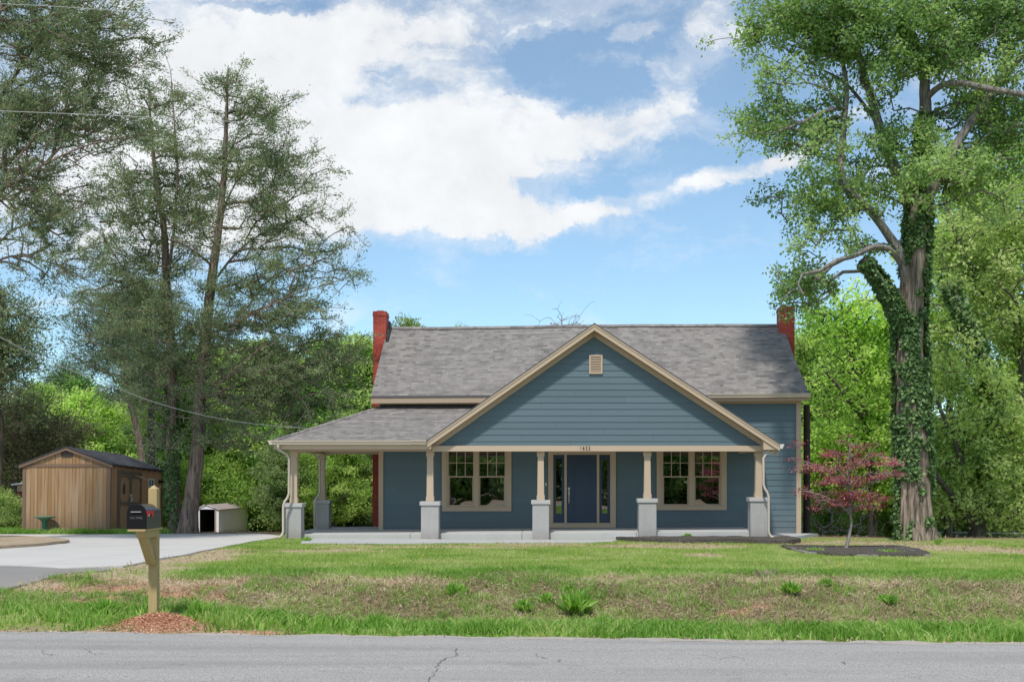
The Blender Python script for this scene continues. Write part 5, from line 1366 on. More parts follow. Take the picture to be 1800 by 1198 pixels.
cedB, dB = make_tree('cedar_tree', 'tall cedar with ivy on its lower trunk, left one of the cedar pair', 'tree', (b_sk[0][0][0], b_sk[0][0][1], h(*b_sk[0][0][:2])), b_sk, att, cl, g, BARK_C, LEAF_C, 46, .17, .105, .24, 'cedar', n=30, flare=.28, limb_scale=.55, down=.15, seedr=.0075, up=.04, wander=.06, rise=.25)
ivy(cedB, [([q for q in b_sk[0] if q[2] < 6.5], 1, lambda z: .42 + .07 * np.abs(z - 2))], g, 7000, cedB.location, 1, size=.07, puff_=.03)
# dead twiggy tangle hanging in the middle of the pair
att, cl = env([(330, 640, 70, 90), (300, 730, 50, 60), (370, 600, 60, 60), (480, 700, 70, 40)], 70, 7, .5, YC + .2, g, depth=50)
A_, par, rad, ns, tips = grow([b_sk[0], a_sk[0]], att, cl, g, wander=.22, down=0, seedr=.007, up=-.1); twig_mesh('dead_twigs', A_, par, rad, ns, BARK_DEAD, cedB, cedB.location)

# --- big overhanging cedar at the far left, trunk just out of frame
YT = 27.5
t_sk = [pl([(-150, 960, 46), (-140, 800, 40), (-150, 600, 36), (-140, 400, 30), (-150, 200, 24), (-140, 0, 18), (-130, -200, 8)], YT),
        pl([(-145, 500, 14), (-60, 380, 11, -.5), (40, 310, 8, -1), (140, 260, 5, -1.2), (220, 240, 3, -1.4)], YT), pl([(-148, 330, 15), (-50, 230, 12, .5), (10, 160, 9, .8), (60, 70, 7, 1), (110, -10, 4, 1)], YT), pl([(12, 158, 7, .8), (80, 60, 7, .2), (170, 20, 4, 0)], YT),
        pl([(-148, 600, 12), (-60, 500, 9, 0), (20, 450, 7, .3), (110, 470, 4, .4), (180, 510, 2, .4)], YT), pl([(-140, 100, 12), (0, 20, 8, -1), (120, -40, 4, -1.6)], YT), pl([(-60, 240, 8, .4), (40, 215, 6, 1.2), (160, 190, 3, 1.6)], YT), pl([(-148, 420, 9), (-40, 330, 6, 1), (50, 360, 4, 1.6), (120, 400, 2, 2)], YT)]
T_E = [(60, 40, 150, 70), (180, 60, 70, 55), (120, 120, 115, 60), (215, 110, 38, 60), (70, 200, 110, 60), (170, 205, 60, 50), (60, 280, 110, 50), (150, 285, 60, 40), (60, 360, 100, 45), (130, 380, 50, 35), (50, 430, 75, 30), (140, 465, 55, 18), (60, 475, 70, 18, 0, .5), (-80, 200, 100, 250, 0, .5), (235, 40, 20, 40), (60, -60, 200, 60, 0, .6)]
att, cl = env(T_E, 330, 7, .40, YT, g, flat=.5, depth=120)
tc, _ = make_tree('cedar_tree', 'large overhanging cedar filling the top left corner of the photo', 'tree', (t_sk[0][0][0], t_sk[0][0][1], h(*t_sk[0][0][:2])), t_sk, att, cl, g, BARK_C, LEAF_C, 46, .145, .092, .24, 'cedar', n=16, flare=.4, limb_scale=.6, down=.15, seedr=.0075, up=.04, wander=.06, rise=.25)

# --- cedars at the left edge behind the shed
def px_tree(name, label, Y, trunk, E, ncl, per, sg, leaf, bark, K, sig, L, asp, kind, seed, group=None, limbs=(), depth=None, **kw):
    g = np.random.default_rng(seed); sk = [pl(trunk, Y)] + [pl(l, Y) for l in limbs]
    b = sk[0][0]; bz = h(b[0], b[1]); sk[0][0] = (b[0], b[1], bz - .15, b[3])
    att, cl = env(E, ncl, per, sg, Y, g, flat=.7, depth=depth)
    return make_tree(name, label, 'tree', (b[0], b[1], bz), sk, att, cl, g, bark, leaf, K, sig, L, asp, kind, group=group, **kw)
px_tree('cedar_tree', 'dark cedar with feathery drooping branches at the left edge above the shed', 40, [(-12, 950, 20), (-5, 800, 16), (0, 650, 12), (3, 520, 5)], [(0, 540, 45, 50), (15, 590, 45, 40), (5, 640, 60, 40), (15, 690, 50, 25), (-40, 620, 60, 120)], 110, 5, .5, LEAF_C, BARK_C, 42, .32, .15, .26, 'cedar', 21, depth=70, down=.1, seedr=.01)
px_tree('cedar_tree', 'brownish green bushy cedar behind the left end of the wooden shed', 43, [(20, 950, 20), (25, 850, 16), (30, 740, 9), (32, 690, 4)], [(30, 720, 85, 40), (20, 770, 100, 50), (60, 790, 70, 50), (0, 850, 60, 50), (110, 760, 30, 40)], 120, 6, .5, LEAF_D, BARK_C, 50, .34, .15, .24, 'cedar', 22, depth=80, down=.1, seedr=.01)
px_tree('pine_tree', 'slim leaning pine with open crown behind the wooden shed', 44, [(262, 940, 15), (250, 800, 13), (228, 700, 10), (210, 620, 8), (196, 560, 5), (185, 520, 2)], [(195, 545, 45, 30), (165, 575, 35, 25), (215, 590, 50, 35), (180, 625, 40, 25), (235, 640, 35, 30), (150, 600, 25, 15), (210, 690, 40, 25, 0, .5)], 75, 5, .45, LEAF_P, BARK_C, 45, .30, .20, .12, 'cedar', 23, depth=55, down=.1)
px_tree('pine_tree', 'small distant pine with upright tufts above the bright green tree', 58, [(118, 930, 8), (117, 800, 7), (116, 700, 5), (114, 640, 2)], [(113, 655, 22, 20), (100, 680, 30, 20), (130, 690, 30, 20), (115, 720, 40, 25), (85, 700, 14, 16)], 45, 5, .45, LEAF_P, BARK_D, 60, .34, .24, .12, 'cedar', 24, depth=35)
px_tree('pine_tree', 'tall straight pine trunk with thin crown between the leaning pine and the cedars', 47, [(268, 935, 14), (266, 800, 12), (265, 650, 9), (262, 560, 5), (260, 500, 2)], [(262, 530, 40, 30), (255, 590, 60, 35), (270, 650, 50, 35), (240, 560, 40, 30)], 60, 5, .45, LEAF_P, BARK_D, 50, .32, .2, .12, 'cedar', 25, depth=55)

# --- the huge ivy covered tree on the right
g = np.random.default_rng(31)
gb = G(1610, 951); YO = gb[1] + .5
o_sk = [pl([(1611, 956, 66), (1609, 930, 62), (1606, 860, 56), (1605, 780, 54), (1603, 700, 52), (1600, 620, 50), (1600, 560, 46), (1605, 500, 42), (1609, 440, 40), (1613, 390, 38), (1617, 345, 32)], YO),
        pl([(1598, 520, 22), (1588, 460, 20, -.1), (1560, 410, 15, -.2), (1525, 365, 13, -.3), (1490, 332, 12, -.3), (1479, 300, 11, -.2), (1482, 230, 10, 0), (1488, 160, 9, .2), (1478, 100, 6, .3), (1450, 50, 3, .2)], YO),
        pl([(1606, 400, 20), (1590, 340, 19, .3), (1568, 285, 18, .5), (1545, 220, 15, .7), (1525, 150, 12, .8), (1505, 70, 8, .9), (1495, -20, 4, 1)], YO),
        pl([(1615, 350, 24), (1620, 280, 22, .2), (1626, 200, 20, .3), (1626, 130, 15, .2), (1640, 50, 10, 0), (1650, -40, 5, 0)], YO),
        pl([(1617, 370, 26), (1650, 310, 19, -.3), (1690, 240, 15, -.4), (1735, 175, 12, -.5), (1780, 120, 8, -.6), (1840, 50, 6, -2)], YO),
        pl([(1592, 470, 13), (1562, 438, 10, -.6), (1535, 434, 9, -.8), (1500, 450, 8, -1.1), (1470, 458, 7, -1.6), (1440, 476, 6, -1.9), (1410, 482, 5, -1.9), (1403, 500, 4, -2), (1412, 518, 4, -2)], YO),
        pl([(1594, 590, 24), (1578, 550, 20, -.3), (1552, 500, 17, -.6), (1520, 456, 14, -.9)], YO),
        pl([(1626, 175, 10, .3), (1655, 150, 10, -.4), (1690, 146, 10, -.9), (1740, 156, 10, -1.3), (1800, 166, 9, -1.6)], YO),
        pl([(1488, 190, 6, .1), (1450, 195, 6, -.4), (1410, 215, 5, -.8), (1365, 232, 3, -1)], YO), pl([(1490, 330, 5), (1450, 360, 5, .3), (1400, 350, 2, .5)], YO),
        pl([(1480, 110, 6, .3), (1420, 60, 5, 0), (1360, 20, 3, 0)], YO), pl([(1545, 220, 7, .7), (1490, 150, 5, 1.4), (1440, 120, 3, 1.8)], YO), pl([(1632, 120, 7), (1690, 60, 6, .6), (1740, 20, 3, 1)], YO)]
O_E = [(1345, 28, 44, 26), (1400, 40, 60, 40), (1465, 40, 70, 60), (1560, 40, 100, 70), (1660, 50, 110, 80), (1760, 60, 90, 90), (1350, 150, 34, 22), (1345, 195, 45, 32), (1390, 230, 42, 22), (1440, 180, 45, 45), (1500, 110, 65, 55, 0, .45), (1580, 130, 80, 60, 0, .45), (1700, 150, 100, 70), (1770, 230, 70, 70), (1560, 250, 60, 50, 0, .45), (1660, 300, 75, 55, 0, .45), (1620, 310, 50, 30, -1.5, 1.4), (1730, 330, 60, 50), (1380, 330, 32, 26), (1420, 350, 45, 30), (1465, 375, 50, 40), (1370, 430, 42, 20), (1390, 470, 45, 30), (1430, 500, 50, 35), (1520, 310, 50, 40, 0, .6), (1500, 420, 50, 35, 0, .45), (1435, 280, 30, 25), (1560, -60, 250, 60, 0, .5), (1510, 360, 30, 30, 1, .7), (1450, 250, 22, 40, 0, .6)]
att, cl = env(O_E, 290, 8, .40, YO, g, flat=.7, depth=95)
bigt, dO = make_tree('ivy_covered_tree', 'huge old broadleaf tree with thick ivy covered trunk right of the house', 'tree', (gb[0], YO, h(gb[0], YO)), o_sk, att, cl, g, BARK_O, LEAF_O, 38, .16, .11, .62, 'broad', n=44, flare=.28, down=.15, twigbark=BARK_G, seedr=.010)
ivy(bigt, [(o_sk[0], .72, lambda z: np.interp(z, [0, .8, 2.2, 5, 7, 12], [.60, .54, .40, .39, .47, .46]) + .05 * np.sin(z * 9))], g, 60000, bigt.location, 1)
ivy(bigt, [(o_sk[6], .9, lambda z: .27 + 0 * z)], g, 11000, bigt.location, 1, name='ivy')
ivy(bigt, [([q for q in o_sk[3] if 6 < q[2] < 12.2], .5, lambda z: .3 + 0 * z)], g, 6500, bigt.location, 1, name='ivy')
# --- leaning, vine wrapped trees behind it
def woods_tree(label, Y, trunk, limbs, E, ncl, seed, leaf=LEAF_Y, K=34, sig=.24, L=.15, vine=None, depth=90, per=6, group='trees of the woods right of the house'):
    r, _ = px_tree('woodland_tree', label, Y, trunk, E, ncl, per, .5, leaf, BARK_D, K, sig, L, .6, 'broad', seed, group=group, limbs=limbs, depth=depth, down=.15, flare=.2, seedr=.014)
    if vine is not None:
        gg = np.random.default_rng(seed + 1); sk = [pl(v, Y) for v in vine]
        ivy(r, [(s_, 1, lambda z: .3 + 0 * z) for s_ in sk], gg, 3500, r.location, 1, size=.13)
    return r
v1 = [(1729, 900, 22), (1733, 851, 24), (1745, 719, 24), (1720, 608, 22), (1687, 542, 22), (1668, 500, 16)]
woods_tree('dark multi stemmed tree wrapped in vines right of the huge ivy covered tree', 40, [(1714, 940, 30), (1722, 890, 24), (1731, 851, 20), (1744, 719, 16), (1720, 608, 14), (1687, 542, 10), (1665, 495, 4)],
           [[(1712, 922, 16), (1700, 850, 13, -.5), (1683, 790, 11, -.8), (1662, 740, 8, -1), (1640, 690, 4, -1)], [(1712, 930, 14), (1684, 884, 12, -.8), (1646, 835, 9, -1.2), (1625, 800, 4, -1.2)], [(1716, 900, 12), (1700, 800, 10, 1), (1712, 700, 6, 1.5)]],
           [(1700, 800, 70, 45), (1660, 760, 50, 45), (1740, 830, 60, 50), (1690, 880, 60, 30), (1640, 870, 35, 30), (1760, 740, 50, 50), (1670, 660, 45, 40), (1650, 600, 30, 40, 0, .7), (1730, 660, 30, 30, 0, .6), (1770, 900, 50, 30)], 100, 41, vine=[v1])
woods_tree('tall bright green tree with arching dark stem at the right edge', 42, [(1815, 945, 24), (1806, 760, 20), (1800, 650, 18), (1764, 564, 14), (1722, 498, 11), (1687, 427, 8), (1660, 355, 3)],
           [[(1800, 650, 12), (1775, 560, 9, .8), (1765, 480, 6, 1.2), (1745, 400, 3, 1.4)], [(1806, 700, 12), (1830, 560, 9, 0), (1820, 420, 6)], [(1795, 640, 8), (1790, 540, 6, -1), (1755, 500, 3, -1.5)]],
           [(1690, 440, 50, 50), (1740, 430, 60, 60), (1790, 380, 60, 60), (1720, 520, 60, 40), (1780, 500, 60, 50), (1790, 600, 50, 50), (1740, 590, 35, 25, 0, .6), (1660, 400, 30, 35), (1800, 720, 50, 60), (1790, 820, 50, 50), (1650, 500, 30, 30)], 120, 43)
woods_tree('bright green tree between the house and the huge ivy covered tree', 44, [(1535, 945, 18), (1528, 800, 15), (1515, 700, 12), (1495, 620, 9), (1480, 540, 4)],
           [[(1520, 740, 9), (1475, 680, 7, -.8), (1440, 640, 4, -1)], [(1515, 700, 8), (1550, 630, 6, .5), (1560, 560, 3, .5)], [(1530, 820, 8), (1480, 770, 6, 1), (1430, 750, 3, 1)]],
           [(1480, 560, 60, 35), (1540, 560, 50, 45), (1440, 600, 45, 30), (1500, 620, 60, 35), (1550, 650, 45, 40), (1440, 660, 35, 20, 0, .6), (1490, 700, 50, 25, 0, .7), (1450, 750, 60, 30), (1530, 760, 50, 40), (1480, 810, 60, 35), (1540, 840, 50, 40), (1430, 820, 35, 30)], 130, 47)

woods_tree('pale green tall tree with thin stems at the far right behind the others', 52, [(1792, 945, 18), (1788, 700, 15), (1770, 480, 11), (1765, 330, 7), (1760, 240, 3)], [[(1780, 560, 9), (1730, 470, 6, -1), (1700, 380, 3, -1.5)], [(1770, 470, 8), (1810, 360, 5, 1), (1820, 270, 3, 1)]],
           [(1765, 270, 45, 35), (1720, 350, 45, 40), (1800, 330, 50, 45), (1760, 430, 60, 40), (1830, 430, 50, 60), (1700, 450, 35, 30), (1800, 530, 50, 35)], 130, 45, L=.17)
woods_tree('bright tree with crooked stem just right of the huge trunk', 48, [(1668, 945, 16), (1664, 800, 13), (1672, 650, 10), (1655, 520, 7), (1650, 400, 3)], [[(1668, 700, 8), (1710, 620, 6, 1), (1740, 560, 3, 1)], [(1660, 560, 7), (1690, 480, 5, -1), (1700, 420, 3, -1)]],
           [(1655, 430, 35, 45), (1690, 480, 45, 35), (1660, 560, 35, 30), (1720, 570, 45, 30), (1650, 650, 30, 30), (1690, 770, 40, 30), (1740, 690, 20, 25)], 95, 46, L=.16)
# --- Japanese maple in the bed
g = np.random.default_rng(51)
gm = G(1486, 966); YM = gm[1]
mk_ = [pl([(1486, 968, 7), (1492, 945, 5.5), (1497, 920, 4.5), (1494, 895, 5), (1492, 860, 4), (1490, 820, 3), (1495, 780, 2)], YM),
       pl([(1495, 905, 4), (1475, 885, 3, -.1), (1450, 872, 2.5, -.2), (1412, 862, 2, -.2)], YM), pl([(1495, 900, 4), (1502, 875, 3, .1), (1530, 850, 2.5, .2), (1575, 832, 1.5, .3)], YM),
       pl([(1492, 860, 3), (1460, 830, 2.5, .2), (1420, 812, 2, .3), (1392, 808, 1, .3)], YM), pl([(1491, 830, 3), (1520, 805, 2.5, -.2), (1545, 780, 1.5, -.2)], YM), pl([(1493, 880, 3), (1490, 850, 2.5, -.4), (1470, 820, 2, -.6)], YM), pl([(1493, 880, 3), (1510, 850, 2.5, .5), (1500, 820, 2, .6)], YM)]
M_E = [(1430, 870, 34, 5), (1405, 862, 16, 5), (1470, 878, 30, 7), (1450, 845, 45, 8), (1500, 850, 50, 9), (1540, 838, 36, 8), (1568, 830, 14, 5), (1440, 822, 34, 7), (1402, 808, 20, 4), (1490, 820, 50, 9), (1530, 808, 35, 8), (1470, 796, 34, 8), (1505, 786, 32, 8), (1540, 778, 14, 5), (1425, 782, 18, 5), (1403, 776, 10, 4), (1490, 768, 20, 6), (1500, 868, 40, 8), (1515, 890, 25, 7, .3, .5), (1560, 812, 18, 5), (1545, 800, 14, 5), (1485, 838, 40, 10), (1455, 893, 26, 7, 0, .8), (1535, 872, 26, 8, 0, .8)]
att, cl = env(M_E, 125, 4, .10, YM, g, flat=.35, depth=42)
make_tree('japanese_maple', 'small red leaved maple in the dark edged bed near the right corner of the house', 'tree', gm, mk_, att, cl, g, BARK_G, LEAF_R, 11, .08, .06, .42, 'flat', n=10, flare=.3, down=.1, seedr=.004, step=.2, wander=.12)

# --- woodland behind: a few grown kinds, each tree standing as its own object
def proto(seed, hgt, rad_, bottom, leaf, K, ncl, L, bark=BARK_D):
    g = np.random.default_rng(seed)
    tr = [(0, 0, -.3, hgt * .017)]
    x = y = 0
    for k in range(1, 8):
        x += g.normal(0, .12); y += g.normal(0, .12); tr.append((x, y, hgt * .88 * k / 7, hgt * .016 * (1 - k / 7.6)))
    sk = [tr]
    for k in range(6):
        t = g.uniform(.25, .75); b = np.array(tr[int(t * 7)][:3]); a_ = k * 2.4 + g.uniform(-.4, .4); L_ = rad_ * g.uniform(.6, .95)
        sk.append([(*b, hgt * .006), (*(b + [math.cos(a_) * L_ * .5, math.sin(a_) * L_ * .5, L_ * .45]), hgt * .0045), (*(b + [math.cos(a_) * L_, math.sin(a_) * L_, L_ * .75]), hgt * .002)])
    pts, cl = [], []
    for c in range(ncl):
        t = g.random() ** .8; z = hgt * (bottom + (1 - bottom) * t)
        w = rad_ * (math.sin(math.pi * min(1, (t * .86 + .14))) ** .6) * (1 + .25 * g.normal()); a_ = g.uniform(0, 6.28); rr = w * g.random() ** .4
        p = np.array([rr * math.cos(a_), rr * math.sin(a_), z]); n = g.poisson(5) + 2
        pts.append(p + g.normal(0, 1, (n, 3)) * .42 * np.array([1, 1, .65])); cl.append(np.full(n, g.random()))
    return sk, np.concatenate(pts), np.concatenate(cl), g, leaf, K, L, bark
GRP_L = 'trees of the woods behind the sheds and the house'; GRP_R = 'trees of the woods right of the house'
protos = {}
def place_woods(kind, px, Y, top, label, group, sx=1.0):
    xx = (px - VX) * Y / F; z0 = h(xx, Y); want = CAMZ + (HY - top) * Y / F - z0
    if kind not in protos:
        sk, att, cl, g, leaf, K, L, bark = proto(*KINDS[kind][1:])
        r, _ = make_tree(KINDS[kind][0], label, 'tree', (0, 0, 0), sk, att, cl, g, bark, leaf, K, .27, L, .6, 'broad' if kind != 'cedar' else 'cedar', n=10, flare=.2, down=.1, group=group)
        if KINDS[kind][4] < .1: r['category'] = 'shrub'
        protos[kind] = r; root = r
    else:
        src = protos[kind]; root = src.copy(); COL.objects.link(root)
        for ch in list(src.children):
            c = ch.copy(); COL.objects.link(c); c.parent = root
        root['label'] = label; root['group'] = group
    s = want / KINDS[kind][2] / 1.07
    root.location = (xx, Y, z0 - .05); root.scale = (s * sx, s * sx, s); root.rotation_euler = (0, 0, random.uniform(0, 6.28))
    return root
KINDS = {'tall': ('woodland_tree', 101, 9.0, 2.5, .25, LEAF_B, 34, 120, .17), 'wide': ('woodland_tree', 102, 8.0, 3.2, .12, LEAF_Y, 34, 150, .17), 'dark': ('woodland_tree', 103, 8.5, 2.6, .18, LEAF_O, 34, 120, .17),
         'under': ('shrub', 104, 3.4, 2.0, .02, LEAF_B, 36, 105, .14), 'dusk': ('shrub', 105, 3.4, 1.9, .02, LEAF_O, 36, 105, .14)}
LT = 'leafy tree in the dense green woods behind the sheds and the porch'
for kind, px, Y, top in [('wide', 10, 54, 700), ('tall', 62, 52, 668), ('wide', 150, 50, 682), ('dark', 205, 54, 700), ('tall', 262, 56, 640), ('dark', 235, 50, 740), ('tall', 318, 52, 612), ('wide', 372, 58, 600), ('dark', 420, 56, 640), ('tall', 462, 56, 590),
                         ('wide', 505, 52, 612), ('dark', 548, 50, 640), ('tall', 590, 54, 590), ('tall', 640, 50, 584), ('tall', 668, 58, 640), ('dark', 130, 58, 650), ('wide', 290, 48, 790), ('dark', 500, 46, 760), ('wide', 590, 46, 745), ('tall', 715, 54, 553), ('tall', 812, 58, 569), ('wide', -60, 50, 700), ('tall', -130, 52, 640), ('wide', -210, 50, 680), ('wide', 450, 54, 740), ('dark', 640, 47, 745), ('dark', 385, 55, 760)]:
    o_ = place_woods(kind, px, Y, top, LT, GRP_L, 1.0)
    if px == 715: o_.scale = (o_.scale[0] * .5, o_.scale[1] * .5, o_.scale[2])
    if px == 812: o_.scale = (o_.scale[0] * .35, o_.scale[1] * .35, o_.scale[2])
    if px == 715: o_['label'] = 'yellow green treetop showing above the roof beside the left chimney'
    if px == 812: o_['label'] = 'small green treetop just peeking over the roof ridge'
    if px in (715, 812): del o_['group']
    if px == 150: o_['label'] = 'bright spring green tree directly behind the wooden shed roof'; del o_['group']
RT = 'leafy tree in the tall green woods at the right'
for kind, px, Y, top in [('tall', 1420, 52, 590), ('wide', 1465, 56, 560), ('tall', 1510, 54, 600), ('tall', 1560, 56, 560), ('wide', 1612, 56, 740), ('wide', 1668, 56, 770), ('wide', 1725, 54, 740), ('wide', 1778, 54, 640), ('wide', 1835, 52, 560), ('tall', 1905, 50, 420), ('wide', 1960, 54, 520), ('tall', 2030, 50, 470), ('wide', 2110, 54, 540), ('dark', 1445, 47, 770), ('wide', 1590, 48, 770), ('dark', 1655, 52, 760)]:
    place_woods(kind, px, Y, top, RT, GRP_R, .9)
LS = 'low leafy shrub in the undergrowth along the woods behind the sheds and porch'; RS = 'low leafy shrub in the undergrowth along the woods at the right'
for i, px in enumerate([-40, 5, 120, 300, 330, 375, 410, 448, 485, 520, 556, 590, 622, 652]):
    place_woods('under' if i % 2 else 'dusk', px, 50 + (i * 7 % 5), 832 - (i * 13 % 38), LS, 'undergrowth shrubs behind the sheds')
for i, px in enumerate([1412, 1440, 1470, 1500, 1530, 1562, 1640, 1675, 1710, 1745, 1780, 1815]):
    place_woods('under' if (i + 1) % 3 else 'dusk', px, 51 + (i * 7 % 5), 850 - (i * 17 % 40), RS, 'undergrowth shrubs at the right')
sh = place_woods('under', 6, 40, 862, 'yellow green bush at the left edge beside the wooden shed', ''); del sh['group']
# trees across the road behind the viewer; the porch windows mirror them
for i, (x, y, s) in enumerate([(-9, -20, 1.1), (-3, -24, 1.3), (3.5, -19, 1.1), (10, -22, 1.25), (17, -20, 1.1), (-16, -23, 1.2), (24, -24, 1.3)]):
    src = protos[('wide', 'tall', 'dark')[i % 3]]; r = src.copy(); COL.objects.link(r)
    for ch in src.children: c = ch.copy(); COL.objects.link(c); c.parent = r
    r['label'] = 'leafy tree across the road, seen mirrored in the porch windows'; r['group'] = 'trees across the road'; r.location = (x, y, h(x, y)); r.scale = (s, s, s); r.rotation_euler = (0, 0, i * 1.3)
for i, (x, y, s) in enumerate([(-12, -15, 1.2), (-8.5, -14, 1.3), (-5, -15.5, 1.4), (-1.5, -14, 1.3), (2, -15, 1.5), (5.5, -14, 1.4), (9, -15, 1.5), (12.5, -14, 1.3), (16, -15, 1.4), (20, -15, 1.5)]):
    src = protos['under' if i % 3 else 'dusk']; r = src.copy(); COL.objects.link(r)
    for ch in src.children: c = ch.copy(); COL.objects.link(c); c.parent = r
    r['label'] = 'leafy shrub across the road, seen mirrored in the porch windows'; r['group'] = 'shrubs across the road'; r.location = (x, y, h(x, y)); r.scale = (s, s, s); r.rotation_euler = (0, 0, i * 1.7)
# bare twigs over the ridge
g = np.random.default_rng(61)
sk = [pl([(988, 940, 10), (988, 700, 8), (986, 600, 4), (988, 572, 2)], 52)]; att, cl = env([(960, 566, 30, 9), (1005, 563, 28, 11), (985, 560, 20, 10)], 26, 4, .25, 52, g, depth=30)
make_tree('bare_tree', 'leafless twiggy treetop just showing over the middle of the roof ridge', 'tree', (sk[0][0][0], 52, h(sk[0][0][0], 52)), sk, att, cl, g, BARK_DEAD, LEAF_O, 0, .3, .1, .5, n=8, flare=0, seedr=.006, wander=.15)
# brush heap of bare grey twigs behind the maple
bx, by = P(1455, 900, 41)[:2]; bz = h(bx, by)
g = np.random.default_rng(62); sk = [[(bx, by, bz - .1, .04), (bx, by, bz + .4, .03)]]
n_ = 160; att = np.stack([bx + g.normal(0, 1.1, n_), by + g.normal(0, .6, n_), bz + .3 + np.abs(g.normal(0, .75, n_))], 1)
make_tree('brush_pile', 'tangled heap of bare grey branches behind the red maple', 'brush', (bx, by, bz), sk, att, np.zeros(n_), g, BARK_DEAD, LEAF_O, 0, .3, .1, .5, n=6, flare=0, seedr=.011, wander=.1, up=.25)

# ------------------------------------------------------------------ small plants
WEED = leaf_mat('weed_leaf', (.09, .22, .03), (.22, .42, .06), (.42, .60, .15), trans=.45)
def tuft(label, px, py, wpx, hpx, n, seed, name='weed_clump', mat=WEED, asp=.22, cat='weed', group=None):
    g = np.random.default_rng(seed); x, y, z = G(px, py); w = wpx * y / F / 2; hh = hpx * y / F
    th = g.uniform(0, 6.28, n); ln = g.random(n) ** .7; d = np.stack([np.cos(th) * ln, np.sin(th) * ln, g.uniform(.35, 1.2, n)], 1)
    c = np.stack([x + g.normal(0, w * .22, n), y + g.normal(0, w * .22, n), z - .01 + g.random(n) * hh * .25], 1)
    V, F_, T_ = leaf_quads(c, d, g.normal(0, 1, (n, 3)), hh * g.uniform(.5, 1.0, n), asp, g.random(n))
    me = mesh_np(name, V, F_, 4, attrs={'tint': T_}); o = link(name, me, None, mat); return tag(o, label, cat, group)
tuft('bright green leafy weed right of the dry stump on the bank', 1390, 1043, 34, 24, 260, 71)
tuft('small green leafy weed on the bank below the maple bed', 1452, 1031, 26, 18, 200, 72)
tuft('largest dark green weed clump on the bank below the front door', 1014, 1078, 60, 46, 260, 73, asp=.16)
tuft('green weed clump halfway down the bank left of the door', 800, 1046, 44, 24, 260, 74)
tuft('small weed clump on the bank left of the largest clump', 962, 1062, 30, 22, 160, 75)
tuft('yellowish weed clump in front of the largest clump', 920, 1074, 44, 22, 200, 76)
tuft('green tuft at the bank foot right of the mailbox post', 350, 1082, 44, 30, 220, 77, asp=.1)
tuft('long grass tuft left of the mailbox post', 185, 1078, 60, 34, 300, 78, asp=.06)
tuft('small weed growing beside the left corner pier', 540, 952, 30, 12, 160, 79, asp=.1)
tuft('tall grass tuft on the right verge close to the road', 1600, 1120, 70, 32, 280, 80, asp=.06)
tuft('grass tuft on the verge below the front door', 1060, 1108, 60, 34, 260, 84, asp=.06)
tuft('pale grass tuft on the verge left of centre', 660, 1100, 60, 28, 260, 85, asp=.06)
tuft('small leafy plant growing in the dark mulch before the porch', 1208, 949, 20, 13, 220, 81, name='leafy_plant', asp=.6, cat='plant')
tuft('broad leafed weed clump on the bank right of the dry stump', 1560, 1062, 46, 22, 150, 92, asp=.3)
tuft('small pale weed on the bank near the fallen stick', 1000, 1040, 30, 14, 120, 93, asp=.3)
tuft('tall thin seeding grass stems left of the mailbox', 128, 1046, 22, 48, 26, 94, asp=.03)
tuft('thin weed beside the straw strip near the huge tree', 1649, 958, 10, 16, 30, 82)
STUMPM = bark_mat('dry_stump', (.18, .13, .10), (.46, .38, .30))
sx_, sy_, sz_ = G(1349, 1014); g = np.random.default_rng(83); m = MB()
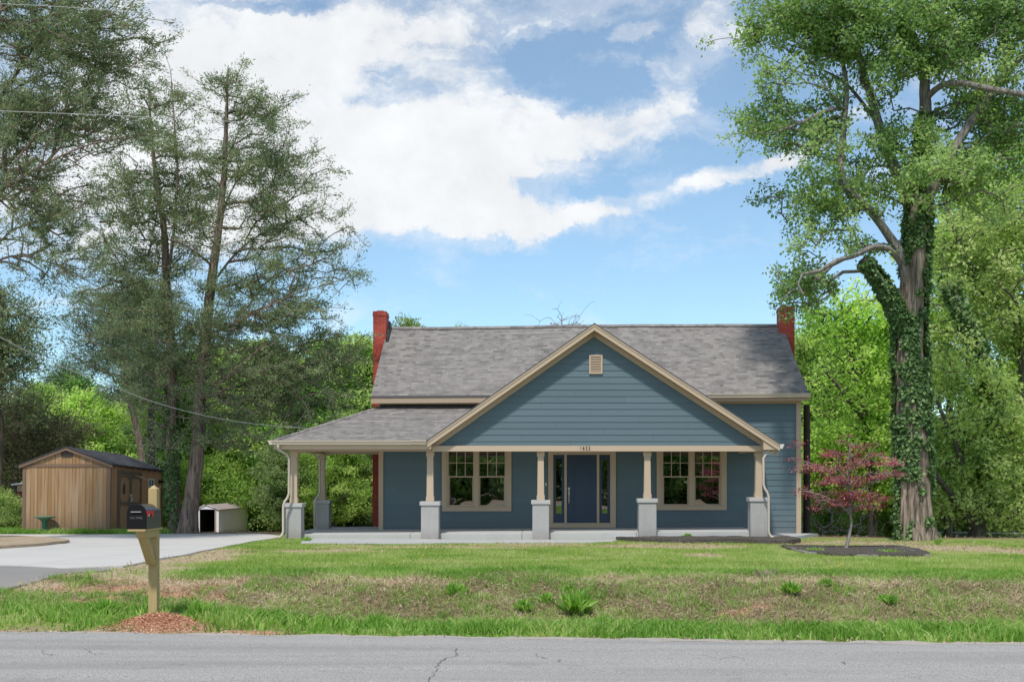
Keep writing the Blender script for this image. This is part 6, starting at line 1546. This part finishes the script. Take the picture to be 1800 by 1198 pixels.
for k in range(34):
    a_ = g.uniform(0, 6.28); rr = g.uniform(0, .14); L_ = g.uniform(.06, .16)
    p = (sx_ + rr * math.cos(a_), sy_ + rr * math.sin(a_) * .7, sz_ - .02); q = (p[0] + math.cos(a_) * .06 + g.normal(0, .02), p[1] + g.normal(0, .03), p[2] + L_)
    m.tube([p, ((p[0] + q[0]) / 2 + g.normal(0, .01), p[1], (p[2] + q[2]) / 2), q], [.014, .011, .009], 5)
tag(m.build('cut_shrub_stump', STUMPM), 'dry cut back shrub stump with stubby stems on top of the bank', 'stump')
mm = MB(); tx = G(878, 1014)
for k in range(14): 
    a_ = g.uniform(0, 3.14); q = (tx[0] + g.uniform(-.14, .14), tx[1] + g.normal(0, .05), tx[2]); mm.tube([q, (q[0] + math.cos(a_) * .09, q[1], q[2] + .05 + g.random() * .05)], [.006, .003], 4)
tag(mm.build('dry_twig_tuft', STUMPM), 'small heap of dry dark twigs on the bank top left of the door', 'twigs')
mm = MB(); q = [G(*a) for a in ((905, 1052), (925, 1047), (947, 1044))]; mm.tube([(a[0], a[1], a[2] + .02) for a in q], [.008, .01, .006], 6); tag(mm.build('fallen_stick', STUMPM), 'bare fallen stick lying on the bank below the door', 'stick')
tuft('low green weeds at the left part of the maple bed', 1430, 970, 80, 10, 170, 90, asp=.3)
tuft('low green weeds at the right part of the maple bed', 1560, 973, 110, 10, 220, 91, asp=.3)
# dandelions
M_YEL = painted('dandelion_yellow', (.7, .5, .02)); M_STEM = painted('flower_stem', (.1, .2, .04))
for k, (px, py) in enumerate([(744, 985), (1006, 972), (1475, 1004), (1012, 983), (560, 1035), (36, 1036), (1480, 1002), (690, 1000), (1180, 990), (150, 932), (131, 931), (190, 931)]):
    x, y, z = G(px, py); f_ = thing('dandelion', 'small yellow dandelion flower in the short grass', 'flower', (x, y, z), 'dandelions in the lawn'); m = MB()
    m.tube([(x, y, z - .01), (x, y, z + .09)], .004, 4); m.build('stem', M_STEM, f_); m = MB(); m.lathe((x, y, z + .09), [(0, 0), (.02, .004), (.018, .012), (0, .016)], 8); m.build('flower_head', M_YEL, f_)
# grass in front of the wooden shed
grass_obj('shed_grass', GR2, 60000, (-19, -11.5), (20.8, 22.4), lambda x, y, s: .10 + .10 * fbm(x * 2, y * 2), .016, lambda x, y, s, m: (y > 33.9) * .9, lean=.5, clump=20, seg=2)
